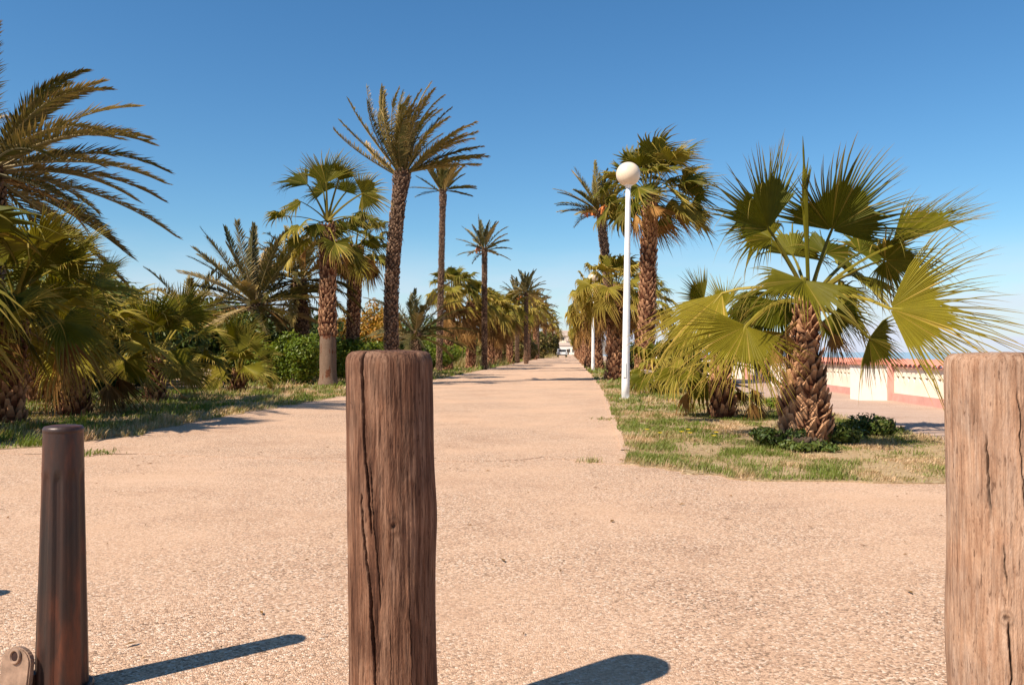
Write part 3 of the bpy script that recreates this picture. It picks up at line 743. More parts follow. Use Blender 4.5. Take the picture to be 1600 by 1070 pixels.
def fan_palm(px, d, top_px, top_py, r, label, group, N_=24, R=.85, pet=.9, nseg=30, elr=(80, -25), dead=0, mat=None, droop=.45, wind=.12, smooth_to=0.0, dry=.05,
             trunk_boots=True, az0=0.0, lean=0.0, rtop=None, detail=1.0, seed=0, pw=.02, skirt=.3, boot=(.11, .13, .04)):
    mat = mat or M_FAN
    rs = np.random.default_rng(1000 + seed); rr = random.Random(seed)
    base = np.array([X(px, d), d, 0.0]); top = PT(top_px, top_py, d); H = top[2]
    t = empty('fan_palm', tuple(base), label, 'palm tree', group)
    cur = trunk_curve(base, top, lean)
    rt = rtop or r * .8
    def rf(u): return r * (1 + .35 * max(0, 1 - u * H / .5) ** 2) * (1 - u) + rt * u if u * H > smooth_to else r * (1 - u) * (1.05 + .25 * max(0, 1 - u * H / .3)) + rt * u
    mb = MB(); trunk_mesh(mb, cur, lambda u: rf(u) * (.93 if trunk_boots and u * H > smooth_to else 1), H, seed=seed, a=-.05, rings=.012)
    mb.build('trunk', M_BOOT if smooth_to <= 0 else M_BOOT, t, smooth=True)
    if smooth_to > 0:
        sm = MB(); f = smooth_to / H
        trunk_mesh(sm, lambda u: cur(np.asarray(u) * f), lambda u: rf(u * f) * (1.03 - .10 * max(0, (u - .85) / .15)), smooth_to, n=20, seed=seed + 3, rough=.02, rings=.006)
        sm.build('smooth_trunk_foot', M_STRUNK, t, smooth=True)
    if trunk_boots:
        bw, bh, bf = boot
        per = max(6, int(2 * math.pi * r / bw * .95))
        mbb = MB(); boots(mbb, cur, rf, H, max(0, smooth_to - .12) / H, .99, bh * .62, per, bw, bh, bf, .06, rr)
        tag(mbb.build('leaf_bases', M_BOOT, t), kind='stuff')
    for k in range(N_):
        u = (k + .5) / N_
        el = R_(elr[0] + (elr[1] - elr[0]) * u ** .85) + rr.uniform(-.12, .12)
        az = az0 + k * GA + rr.uniform(-.25, .25)
        e = nrmz(np.array([math.cos(el) * math.cos(az), math.cos(el) * math.sin(az), math.sin(el)]) + WIND * wind * .8 * math.cos(el * .5))
        pl = pet * rr.uniform(.8, 1.15) * (1 if u > .12 else .75)
        b0 = top + np.array([math.cos(az), math.sin(az), 0]) * rt * .6 + UP * (.1 - .25 * u)
        hub = b0 + e * pl - UP * .10 * pl * math.cos(el)
        be = R_(10 + 38 * u) * rr.uniform(.7, 1.3)
        a = nrmz(e - UP * math.tan(be) * (.35 + .65 * math.cos(el)))
        nrm = UP - a * a[2] if abs(a[2]) < .92 else np.array([math.cos(az), math.sin(az), .3]) * -1
        nrm = nrmz(nrm) + np.array([rr.uniform(-.35, .35), rr.uniform(-.35, .35), 0])
        m = MB()
        fan_leaf(m, b0, hub, a, nrm, R * rr.uniform(.85, 1.1), nseg, rr.uniform(1.75, 2.25), rr.uniform(.1, .5), droop * rr.uniform(.6, 1.5), wind, dry + (.35 if u > .85 else 0) * rr.random(), pw, rs=rs)
        m.build('frond', mat, t)
    for k in range(dead):
        az = k * GA + rr.uniform(-.3, .3)
        o = np.array([math.cos(az), math.sin(az), 0])
        b0 = top + o * rt * .8 - UP * (.15 + skirt * rr.random())
        hub = b0 + o * rr.uniform(.25, .55) - UP * rr.uniform(.15, .6) * pet + WIND * wind * .5
        a = nrmz(-UP + o * rr.uniform(.0, .5) + WIND * wind * .8)
        m = MB()
        fan_leaf(m, b0, hub, a, o, R * rr.uniform(.75, 1.0), max(12, int(nseg * .7)), rr.uniform(.8, 1.5), rr.uniform(-.2, .4), .25, wind, .1, pw, tipdry=.3, rs=rs, split=.35)
        m.build('dead_frond', M_DEAD, t)
    return t

def date_palm(px, d, top_px, top_py, r, label, group, N_=36, L=2.6, nl=36, elr=(82, -20), droop=.9, wind=.55, mat=None, dry=.08, tipdry=.4, fruit=0, lmax=.42, lw=.018,
              az0=0.0, rtop=None, lean=0.0, seed=0, dead=0, extra=(), boot=(.10, .09, .03), swell=0.0, limp=.25, wvar=.3, vmax=.7):
    mat = mat or M_DATE
    rs = np.random.default_rng(3000 + seed); rr = random.Random(500 + seed)
    base = np.array([X(px, d), d, 0.0]); top = PT(top_px, top_py, d); H = top[2]
    t = empty('date_palm', tuple(base), label, 'palm tree', group)
    cur = trunk_curve(base, top, lean); rt = rtop or r * .9
    def rf(u): return (r * (1 - u) + rt * u) * (1 + .25 * max(0, 1 - u * H / .5) ** 2) + swell * math.exp(-((u - .955) / .05) ** 2)
    mb = MB(); trunk_mesh(mb, cur, lambda u: rf(u) * .94, H, seed=seed, a=-.05)
    mb.build('trunk', M_DTRUNK, t, smooth=True)
    bw, bh, bf = boot
    mbb = MB(); boots(mbb, cur, rf, H, 0.01, 1.0, bh * .75, max(6, int(2 * math.pi * r / bw)), bw, bh, bf, .08, rr)
    tag(mbb.build('leaf_bases', M_DTRUNK, t), kind='stuff')
    lst = []
    for k in range(N_):
        u = (k + .5) / N_
        lst.append((az0 + k * GA + rr.uniform(-.3, .3), R_(elr[0] + (elr[1] - elr[0]) * u ** .9) + rr.uniform(-.15, .15), L * rr.uniform(.8, 1.1) * (.85 if u < .15 else 1), u))
    for (a_, e_, l_) in extra: lst.append((R_(a_), R_(e_), l_, .5))
    for az, el, l_, u in lst:
        m = MB()
        b0 = top + np.array([math.cos(az), math.sin(az), 0]) * rt * .5 + UP * (.12 - .3 * u)
        date_frond(m, b0, az, el, l_, nl, droop * rr.uniform(.7, 1.3), wind * rr.uniform(1 - wvar, 1 + wvar), lmax * rr.uniform(.85, 1.1), lw, dry + .4 * max(0, u - .6) * rr.random() + (.35 if rr.random() < .12 else 0), tipdry, rr.uniform(.2, vmax), rs, limp=limp)
        m.build('frond', mat, t)
    for k in range(dead):
        az = k * GA * 1.3 + rr.uniform(-.3, .3)
        m = MB(); b0 = top + np.array([math.cos(az), math.sin(az), 0]) * rt * .8 - UP * .2
        date_frond(m, b0, az, R_(rr.uniform(-35, 10)), L * rr.uniform(.5, .8), max(12, nl // 2), 2.2, .2, lmax * .8, lw, .3, .4, .2, rs, limp=.8)
        m.build('dead_frond', M_DEAD, t)
    for k in range(fruit):
        az = k * GA + 2.6; m = MB()
        b0 = top + np.array([math.cos(az), math.sin(az), 0]) * rt * .6 - UP * .05
        c = b0 + np.array([math.cos(az), math.sin(az), 0]) * .45 * (L / 2.4) + UP * .18
        m.tube([b0, (b0 + c) / 2 + UP * .12, c], .02, 5, a=0)
        for j in range(14):
            q = np.array([rr.gauss(0, 1), rr.gauss(0, 1), 0]) * .16; e = c + q - UP * rr.uniform(.2, .42)
            m.tube([c, c + q * .8 - UP * .12, e], [.012, .022, .026], 4, a=rr.random() * .6)
        m.build('fruit_cluster', M_FRUIT, t)
    return t

def hero_leaf(root, topc, hubp, tipp, R, normal, spread, fold, droop, wind=.06, dry=.03, nseg=66, mat=None, pb=.1, pw=.021, seed=0, split=.46, tipdry=.75, name='frond'):
    """hubp, tipp = (photo column, photo row, distance)"""
    hub = PT(*hubp); tip = PT(*tipp)
    m = MB()
    fan_leaf(m, topc, hub, tip - hub, normal, R, nseg, spread, fold, droop, wind, dry, pw, pb, tipdry, np.random.default_rng(seed), split)
    return m.build(name, mat or M_FAN, root)
# --- left side, near to far
date_palm(-28, 13.0, -22, 262, .26, 'big tall date palm whose feathery crown fills the upper left corner', GR_L, N_=44, L=2.5, nl=70, elr=(72, -38), droop=1.0, wind=.55,
          lmax=.40, lw=.0125, dry=.08, tipdry=.8, seed=1, az0=.4, dead=5, extra=((20, 38, 2.4), (-10, 8, 2.9), (10, -8, 2.9), (-25, 18, 2.7), (15, 22, 2.6), (-15, 48, 2.4), (5, 56, 2.2)))
p = fan_palm(6, 10.8, 22, 465, .19, 'stout fan palm with dark trunk cut by the left edge of the photo', GR_L, N_=13, R=.85, pet=.8, nseg=46, elr=(70, -30), seed=2, az0=1.0, mat=M_FAN2, droop=.2, wind=.04, dead=5)
tp = PT(22, 465, 10.8)
hero_leaf(p, tp, (62, 416, 10.5), (142, 306, 10.6), 1.12, (.45, -.75, .3), 1.25, .45, .08, .02, seed=101)
hero_leaf(p, tp, (100, 412, 10.6), (180, 358, 10.7), .80, (-.3, -.55, .75), 1.5, .3, .10, .02, seed=102)
hero_leaf(p, tp, (72, 425, 11.0), (92, 335, 11.3), .85, (-.1, .9, .25), 2.0, .15, .08, .02, seed=103, mat=M_FAN2)
hero_leaf(p, tp, (8, 415, 10.7), (26, 335, 10.8), .85, (-.3, -.8, .3), 1.6, .25, .08, .02, seed=104)
hero_leaf(p, tp, (8, 496, 9.9), (105, 452, 9.7), .82, (-.25, -.6, .75), 1.0, .25, .10, .02, seed=105)
fan_palm(-190, 9.4, -185, 430, .19, 'fan palm outside the view whose shadow falls on the left lawn', GR_L, N_=24, R=.9, pet=.9, nseg=24, elr=(80, -30), seed=109, mat=M_FAN2, dead=4)
p = fan_palm(118, 13.2, 122, 530, .17, 'low spreading fan palm half hidden beside the stout trunk at left', GR_L, N_=12, R=.85, pet=.75, nseg=40, elr=(75, -22), seed=3, az0=2.2, mat=M_FAN, dead=6, droop=.2, wind=.05)
tp = PT(122, 530, 13.2)
hero_leaf(p, tp, (132, 470, 13.0), (215, 492, 12.8), .98, (.1, -.92, -.25), 2.0, .1, .12, .02, seed=111, mat=M_FAN2)
hero_leaf(p, tp, (126, 546, 12.4), (192, 532, 12.2), .62, (-.2, -.45, .85), 1.3, .2, .15, .02, seed=112)
hero_leaf(p, tp, (128, 540, 12.6), (160, 598, 12.4), .80, (.0, -.95, -.1), 1.7, .1, .15, .02, seed=113, mat=M_FAN2)
hero_leaf(p, tp, (165, 430, 13.4), (185, 390, 13.6), .6, (-.3, -.8, .4), 1.6, .3, .15, .02, seed=114)
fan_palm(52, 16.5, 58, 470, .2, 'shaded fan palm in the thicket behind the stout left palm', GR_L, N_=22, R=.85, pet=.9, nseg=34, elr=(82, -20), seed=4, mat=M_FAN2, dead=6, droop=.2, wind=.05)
p = fan_palm(243, 16.7, 246, 560, .16, 'short fan palm with rough brown stub trunk on the left lawn', GR_L, N_=12, R=.8, pet=.85, nseg=40, elr=(75, 0), seed=5, az0=.3, mat=M_FAN, wind=.05, dead=2, droop=.18)
tp = PT(246, 560, 16.7)
hero_leaf(p, tp, (238, 520, 16.3), (237, 440, 16.3), 1.1, (.15, -.95, .15), 1.35, .2, .06, .02, seed=121)
hero_leaf(p, tp, (285, 492, 16.8), (312, 425, 17.0), .95, (-.15, .9, .3), 2.0, .2, .08, .02, seed=122, mat=M_FAN2)
hero_leaf(p, tp, (264, 548, 16.0), (328, 590, 15.5), .85, (.1, -.5, .85), .8, .45, .10, .02, seed=123)
hero_leaf(p, tp, (212, 560, 16.2), (165, 585, 15.9), .8, (-.1, -.6, .75), 1.1, .3, .15, .0, seed=124)
hero_leaf(p, tp, (292, 585, 16.0), (300, 612, 15.8), .42, (.2, -.8, .4), 1.0, .2, .15, .02, dry=.7, seed=125)
p = fan_palm(372, 21.0, 374, 585, .16, 'smallest trunkless fan palm between the lawn and the footpath', GR_L, N_=9, R=.7, pet=.65, nseg=36, elr=(75, 0), seed=6, mat=M_FAN2, dead=2, droop=.2, wind=.04)
tp = PT(374, 585, 21.0)
hero_leaf(p, tp, (371, 535, 20.8), (375, 478, 20.8), .98, (.75, -.6, .1), 1.2, .35, .06, .02, seed=131)
hero_leaf(p, tp, (386, 542, 20.6), (390, 500, 20.7), .7, (.0, .95, .2), 2.1, .15, .08, .02, seed=132, mat=M_FAN2)
hero_leaf(p, tp, (382, 572, 20.2), (440, 602, 19.6), .9, (.1, -.5, .85), .95, .35, .12, .02, seed=133)
hero_leaf(p, tp, (355, 575, 20.4), (325, 590, 20.2), .75, (-.1, -.6, .8), 1.0, .2, .2, .0, seed=134)
date_palm(396, 27.5, 400, 470, .26, 'bushy short date palm with grey green fronds left of the pale trunk', GR_L, N_=46, L=2.7, nl=52, elr=(86, -20), droop=.55, wind=.25, seed=7, lw=.022, lmax=.45, mat=M_DATE, tipdry=.5, dead=4,
          extra=((160, 42, 2.9), (175, 28, 2.8)))
date_palm(474, 29, 468, 436, .24, 'droopy date palm crowding behind the pale footed fan palm', GR_L, N_=40, L=2.3, nl=44, elr=(85, -35), droop=1.5, wind=.2, seed=8, mat=M_DATE2, dead=8, lw=.024, limp=.7, tipdry=.7)
date_palm(300, 29, 300, 495, .24, 'low brownish date palm in the thicket behind the stub palm', GR_L, N_=34, L=2.4, nl=32, elr=(70, -35), droop=1.2, wind=.2, seed=9, mat=M_DATE2, dry=.25, dead=8, lw=.022)
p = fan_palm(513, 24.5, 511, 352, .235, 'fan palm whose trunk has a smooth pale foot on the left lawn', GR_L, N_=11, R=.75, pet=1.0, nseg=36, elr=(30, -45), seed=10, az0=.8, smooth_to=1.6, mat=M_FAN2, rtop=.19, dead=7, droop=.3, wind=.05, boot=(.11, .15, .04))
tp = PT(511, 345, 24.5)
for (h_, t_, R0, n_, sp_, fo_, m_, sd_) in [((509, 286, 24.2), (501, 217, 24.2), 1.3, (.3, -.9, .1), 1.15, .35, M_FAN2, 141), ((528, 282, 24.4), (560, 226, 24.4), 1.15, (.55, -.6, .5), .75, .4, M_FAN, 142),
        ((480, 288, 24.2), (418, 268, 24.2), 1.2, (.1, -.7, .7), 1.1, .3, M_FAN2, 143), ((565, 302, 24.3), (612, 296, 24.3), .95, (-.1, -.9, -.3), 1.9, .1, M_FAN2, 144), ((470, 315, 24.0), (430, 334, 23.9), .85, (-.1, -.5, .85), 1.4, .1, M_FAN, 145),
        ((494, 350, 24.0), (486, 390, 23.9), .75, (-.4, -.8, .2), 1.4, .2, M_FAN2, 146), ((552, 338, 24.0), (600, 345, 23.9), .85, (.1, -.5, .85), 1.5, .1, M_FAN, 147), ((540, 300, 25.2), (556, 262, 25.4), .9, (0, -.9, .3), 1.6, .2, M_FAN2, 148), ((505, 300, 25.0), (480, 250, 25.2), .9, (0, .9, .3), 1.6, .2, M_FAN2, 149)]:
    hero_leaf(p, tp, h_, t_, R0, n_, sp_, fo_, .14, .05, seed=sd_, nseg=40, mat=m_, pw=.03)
fan_palm(549, 30, 556, 385, .19, 'fan palm with slim dark trunk right behind the pale footed one', GR_L, N_=26, R=.75, pet=.95, nseg=30, elr=(78, -40), seed=11, mat=M_FAN2, dead=8, droop=.4, wind=.06, rtop=.27, dry=.1, boot=(.10, .10, .02))
date_palm(614, 26, 629, 268, .205, 'tallest date palm with windswept crown rising behind the middle post', GR_L, N_=40, L=2.7, nl=80, elr=(96, 34), droop=.14, wind=.85, wvar=.55, vmax=1.0, seed=12, mat=M_DATE2, lw=.017, lmax=.40, tipdry=.95, rtop=.20, swell=.05, limp=.6,
          extra=((178, 50, 2.9), (4, 22, 2.5), (12, 28, 2.6), (-8, 16, 2.6), (2, 40, 2.6), (165, 78, 2.6), (178, 70, 2.6), (-5, 10, 2.3)), lean=-.18)
date_palm(686, 40, 692, 296, .125, 'slender date palm with tiny crown of drooping fronds on thin trunk', GR_L, N_=26, L=1.6, nl=36, elr=(90, 42), droop=.3, wind=.4, seed=13, mat=M_DATE2, lw=.032, rtop=.12, dead=0, swell=.04,
          extra=((5, 12, 1.5), (-20, 5, 1.6), (180, 8, 1.6), (20, -5, 1.4), (165, -5, 1.4)), lmax=.32)
fan_palm(697, 46, 706, 452, .30, 'fan palm wearing a brown skirt in front of the slender trunk', GR_L, N_=24, R=.9, pet=.95, nseg=24, elr=(85, -20), seed=14, mat=M_FAN2, dead=34, skirt=1.5, droop=.35, boot=(.14, .16, .05), wind=.1)
date_palm(757, 47, 757, 388, .13, 'lone thin date palm with open crown above the skirted fan palms', GR_L, N_=28, L=1.75, nl=26, elr=(85, -10), droop=.5, wind=.35, seed=15, mat=M_DATE, lw=.030, lmax=.34, fruit=1, rtop=.13)
date_palm(648, 35, 650, 520, .22, 'low grey green date palm just right of the tallest trunk', GR_L, N_=34, L=2.4, nl=30, elr=(78, -20), droop=1.0, wind=.3, seed=16, mat=M_DATE, lw=.024)
date_palm(822, 70, 822, 457, .15, 'far date palm with round feathery crown standing above the skirted row', GR_L, N_=36, L=2.1, nl=22, elr=(85, -25), droop=.7, wind=.25, seed=17, mat=M_DATE, lw=.04, lmax=.4, rtop=.15)
date_palm(808, 76, 808, 464, .17, 'far date palm with hanging orange fruit beside the round crowned one', GR_L, N_=28, L=2.1, nl=20, elr=(80, -20), droop=.8, wind=.1, seed=18, mat=M_DATE, lw=.04, lmax=.4, fruit=5)
rowL = [(736, 50, 474, 1), (766, 57, 486, 1), (778, 62, 498, 1), (796, 70, 482, 1), (806, 80, 500, 1), (822, 90, 484, 0), (826, 99, 470, 0), (836, 112, 486, 0), (840, 124, 474, 0),
        (850, 142, 492, 0), (852, 158, 484, 0), (860, 180, 506, 0), (863, 200, 500, 0), (869, 235, 520, 0), (872, 270, 520, 0)]
for k, (px, d, py, near) in enumerate(rowL):
    lab = ['first skirted fan palm after the brown skirted one by the thin trunk', 'skirted fan palm at the foot of the lone thin date palm',
           'third skirted fan palm in the left row with yellow lower fronds', 'skirted fan palm beside the two feathery far palms', 'last clearly separate skirted fan palm of the left row'][k] if near else 'far fan palm in the dense left row towards the end of the avenue'
    if not near:
        lab = ['first', 'third', 'fifth', 'seventh', 'ninth'][(k - 5) // 2] + ' far palm of the left row, a fan palm with brown skirt'
        lab2 = ['second', 'fourth', 'sixth', 'eighth', 'tenth'][(k - 6) // 2] + ' far palm of the left row, a feathery one'
    if near or k % 2 == 1:
        fan_palm(px, d, px, py, .26, lab, GR_L, N_=20 if near else 16, R=1.0, pet=1.0 if near else 1.4, nseg=16 if near else 12, elr=(85, -25), seed=30 + k, mat=M_FAN if k % 2 else M_FAN2, dead=26 if near else 14, skirt=1.2,
                 droop=.5, dry=.18, boot=(.16, .2, .05), pw=.03, wind=.1)
    else:
        date_palm(px, d, px, py + 4, .24, lab2, GR_L, N_=40, L=2.8, nl=16, elr=(85, -50), droop=1.0, wind=.2, seed=30 + k, mat=M_DATE2, lw=.07, lmax=.5, dry=.2,
                  boot=(.16, .2, .04))

# --- right side
fan_palm(1009, 25, 1016, 300, .225, 'tallest right fan palm with full crown just behind the globe lamp', GR_R, N_=40, R=.98, pet=1.1, nseg=36, elr=(92, -28), seed=50, az0=.5, mat=M_FAN2, droop=.14, wind=.16, dead=6, rtop=.2, dry=.08, boot=(.13, .16, .05))
fan_palm(964, 30, 962, 450, .34, 'thick trunked fan palm with drooping yellow fronds left of the lamp post', GR_R, N_=26, R=.85, pet=.85, nseg=30, elr=(85, -30), seed=51, az0=1.4, mat=M_FAN, droop=.4, dead=18, skirt=.8, rtop=.30, dry=.18, boot=(.15, .18, .06))
date_palm(966, 36, 938, 328, .19, 'date palm with orange fruit leaning out behind the globe lamp', GR_R, N_=36, L=2.0, nl=44, elr=(88, 0), droop=.6, wind=.3, seed=52, mat=M_DATE2, lw=.024, fruit=3, lmax=.36,
          extra=((180, 32, 1.9), (185, 18, 1.9), (170, 8, 1.6), (150, 60, 1.9)))
fan_palm(934, 47, 928, 462, .28, 'fan palm with orange brown skirt behind the second lamp post', GR_R, N_=24, R=.95, pet=1.05, nseg=24, elr=(80, -30), seed=53, mat=M_FAN, skirt=1.2, dead=30, droop=.7, dry=.2, boot=(.15, .18, .05))
fan_palm(1004, 34, 1000, 470, .27, 'fan palm with hanging lower fronds behind the tallest right trunk', GR_R, N_=20, R=.9, pet=.9, nseg=24, elr=(70, -35), seed=54, mat=M_FAN2, dead=10, droop=.7, boot=(.14, .16, .05))
rowR = [(921, 52, 478), (916, 63, 486), (912, 76, 497), (910, 92, 506), (906, 112, 514), (903, 138, 521), (901, 170, 527), (899, 215, 533)]
for k, (px, d, py) in enumerate(rowR):
    fan_palm(px, d, px, py, .27, ['first', 'second', 'third', 'fourth', 'fifth', 'sixth', 'seventh', 'last'][k] + ' fan palm of the right row beyond the second lamp post', GR_R, N_=16, R=1.0, pet=1.0, nseg=16 if k < 3 else 10, elr=(80, -35), seed=60 + k, mat=M_FAN if k % 2 else M_FAN2, dead=20, skirt=1.5, droop=.5, dry=.22, boot=(.16, .2, .05), pw=.03)
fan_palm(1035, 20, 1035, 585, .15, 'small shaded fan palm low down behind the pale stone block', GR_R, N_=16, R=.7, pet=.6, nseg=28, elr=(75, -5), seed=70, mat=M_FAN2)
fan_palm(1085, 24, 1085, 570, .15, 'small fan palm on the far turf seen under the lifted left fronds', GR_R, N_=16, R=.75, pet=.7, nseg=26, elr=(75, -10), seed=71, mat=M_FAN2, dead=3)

# --- the near fan palm on the right, its fronds placed one by one
HD = 9.0
hb = np.array([X(1258, HD), HD, 0.0])
hero = empty('fan_palm', tuple(hb), 'large young fan palm with shaggy brown trunk on the right lawn', 'palm tree', GR_R)
htop = PT(1264, 470, HD); HH = htop[2]
hc = trunk_curve(hb, htop, -.03)
def hrf(u):
    z = u * HH
    return float(np.interp(z, [0, .15, .32, .5, .8, 1.12, HH], [.235, .255, .25, .222, .160, .118, .11]))
mb = MB(); trunk_mesh(mb, hc, lambda u: hrf(u) * .95, HH, n=28, seed=99, a=-.15); mb.build('trunk', M_BOOT, hero, smooth=True)
bvars = []
rr = random.Random(4)
for k in range(5):
    v = boot_verts(np.zeros(3), 0, 0.0, .105, .115, .024, .012, rr)
    m = MB(); m.add(v, Q=BQ, a=BA + [.0, .12, .25, -.1, .35][k]); bvars.append(m.mesh('leaf_base', M_BOOT))
z = .05; row = 0
while z < HH - .02:
    u = z / HH; p = hc(np.array([u]))[0]; r = hrf(u); per = max(7, int(2 * math.pi * r / .098))
    for k in range(per):
        if rr.random() < .04: continue
        az = 2 * math.pi * (k + .5 * (row % 2)) / per + rr.uniform(-.12, .12)
        o = bpy.data.objects.new('leaf_base', rr.choice(bvars)); col.objects.link(o); o.parent = hero
        q = p + np.array([math.cos(az), math.sin(az), 0]) * r * .98 + UP * rr.uniform(-.02, .02) - hb
        o.location = q; s = rr.uniform(.8, 1.2) * (.75 + .35 * r / .25)
        o.scale = (s * rr.uniform(.8, 1.4), s, s * rr.uniform(.75, 1.2)); o.rotation_euler = (rr.uniform(-.35, .35), rr.uniform(-.15, .2), az + rr.uniform(-.15, .15))
    z += .060; row += 1

T0 = htop
#  upper left, half folded
hero_leaf(hero, T0, (1202, 358, 8.9), (1152, 225, 8.55), 1.10, (.60, -.75, -.25), 1.2, .35, .05, .0, seed=1, mat=M_FAN2)
#  its limp lower neighbour
hero_leaf(hero, T0, (1206, 372, 9.1), (1146, 352, 9.2), .66, (.0, -.6, .8), 1.7, .1, .35, .0, seed=2)
#  big upper right, underside towards us
hero_leaf(hero, T0, (1300, 360, 9.3), (1362, 232, 8.75), 1.12, (-.10, -.80, -.6), 1.65, .12, .04, .04, seed=3, mat=M_FAN2, nseg=76)
#  folded, pointing up right
hero_leaf(hero, T0, (1394, 384, 9.2), (1530, 306, 9.5), 1.20, (-.25, -.55, .8), .55, .8, .04, .05, seed=4, split=.55)
#  right, limp and dark
hero_leaf(hero, T0, (1384, 406, 9.4), (1470, 405, 9.2), .80, (.1, -.75, -.7), 2.2, .0, .28, .06, seed=5, mat=M_FAN2)
#  wide one at the right, lit
hero_leaf(hero, T0, (1390, 482, 8.2), (1535, 488, 7.9), 1.26, (-.1, -.9, .4), 1.2, .08, .10, .05, seed=6, nseg=76, pb=.2)
#  below it, hanging in shade
hero_leaf(hero, T0 - UP * .08, (1358, 528, 9.1), (1415, 570, 9.3), .58, (.5, -.8, -.2), 1.4, .0, .2, .04, seed=7, mat=M_FAN2, pb=.25)
#  front centre, drooping towards us
hero_leaf(hero, T0, (1257, 438, 8.35), (1262, 490, 7.75), .80, (.03, -.62, .78), 1.95, -.05, .2, .03, seed=8, nseg=72, pb=.3)
#  hanging behind the trunk
hero_leaf(hero, T0 - UP * .08, (1302, 488, 9.6), (1335, 530, 9.7), .62, (.2, -.9, -.4), 1.5, .0, .25, .05, seed=9, mat=M_FAN2)
#  big lower left, facing us
hero_leaf(hero, T0 - UP * .05, (1166, 509, 8.6), (1126, 605, 8.35), .98, (-.10, -.95, .28), 1.5, .10, .08, .0, seed=10, nseg=76, pb=.3)
#  left, long drooping
hero_leaf(hero, T0, (1128, 458, 9.4), (1040, 565, 9.3), 1.25, (-.35, -.65, .65), .85, .1, .1, .0, seed=11, nseg=60, pb=.22)
#  behind
hero_leaf(hero, T0, (1290, 396, 10.0), (1320, 340, 10.5), .7, (.1, -.6, .7), 1.8, .1, .4, .05, seed=12, mat=M_FAN2)
hero_leaf(hero, T0, (1198, 455, 10.0), (1150, 470, 10.5), .7, (-.2, .3, .9), 1.8, .0, .5, .02, seed=13, mat=M_FAN2)
hero_leaf(hero, T0 - UP * .1, (1225, 520, 9.5), (1205, 580, 9.6), .6, (-.3, .8, .3), 1.5, .0, .3, .02, seed=14, dry=.4)
for k_, (h_, t_, R0, n_) in enumerate([((1330, 430, 10.2), (1400, 440, 10.6), .75, (.1, -.6, .8)), ((1310, 460, 10.0), (1370, 500, 10.2), .7, (.2, -.8, .5)), ((1240, 400, 10.2), (1235, 340, 10.5), .7, (.1, -.9, .3)),
        ((1180, 480, 10.2), (1140, 510, 10.4), .75, (-.3, -.6, .7)), ((1215, 470, 9.6), (1190, 540, 9.5), .7, (-.4, -.8, .3)), ((1345, 395, 10.0), (1420, 350, 10.2), .75, (-.2, -.7, .6))]):
    hero_leaf(hero, T0 - UP * .04, h_, t_, R0, n_, 1.6, .1, .3, .04, seed=40 + k_, mat=M_FAN2, nseg=40)
#  C closed spear in the middle
m = MB(); sp0 = T0; sp1 = PT(1257, 243, 9.0)
q = np.linspace(0, 1, 8)[:, None]
m.tube(sp0 * (1 - q) + sp1 * q, [.022, .022, .022, .026, .034, .036, .026, .004], 6, a=-.1, flat=.8)
for k in range(14):
    f = .45 + .5 * rr.random(); p = sp0 * (1 - f) + sp1 * f; dd = np.array([rr.uniform(-.09, .09), rr.uniform(-.05, .05), .28 * rr.uniform(.6, 1.2)])
    m.tube([p, p + dd * .5, p + dd], [.012, .011, .002], 4, a=.1)
m.build('spear_leaf', M_FAN, hero)
#  dead fronds tucked under the crown
for k, (hx_, hy_, dd_, tx_, ty_) in enumerate([(1208, 545, 9.1, 1212, 600), (1228, 520, 8.9, 1222, 575), (1300, 520, 9.3, 1310, 560)]):
    hero_leaf(hero, T0 - UP * .15, (hx_, hy_, dd_), (tx_, ty_, dd_), .5, (rr.uniform(-.4, .4), -.9, .2), .9, .3, .3, .02, .2, 26, M_DEAD, .1, seed=20 + k, split=.3, name='dead_frond')

# --- the smaller one left of it
d2 = 12.6
p2 = fan_palm(1128, d2, 1128, 560, .15, 'smaller fan palm hidden behind the drooping left fronds of the large one', GR_R, N_=7, R=.62, pet=.5, nseg=36, elr=(50, -20), seed=80, mat=M_FAN2, dead=4)
t2 = PT(1128, 560, d2)
hero_leaf(p2, t2, (1100, 470, 12.4), (1072, 425, 12.3), .62, (.3, -.85, .3), .9, .3, .05, .0, seed=31, nseg=40)
hero_leaf(p2, t2, (1132, 480, 12.8), (1140, 428, 12.9), .62, (-.6, -.6, .3), 1.0, .4, .05, .0, seed=32, nseg=40)
hero_leaf(p2, t2, (1085, 520, 12.0), (1040, 545, 11.6), .75, (-.3, -.5, .8), 1.5, .0, .4, .0, seed=33, nseg=40)
hero_leaf(p2, t2, (1062, 575, 11.9), (1025, 610, 11.4), .7, (-.3, -.6, .8), 1.1, .2, .2, .0, seed=34, nseg=36)

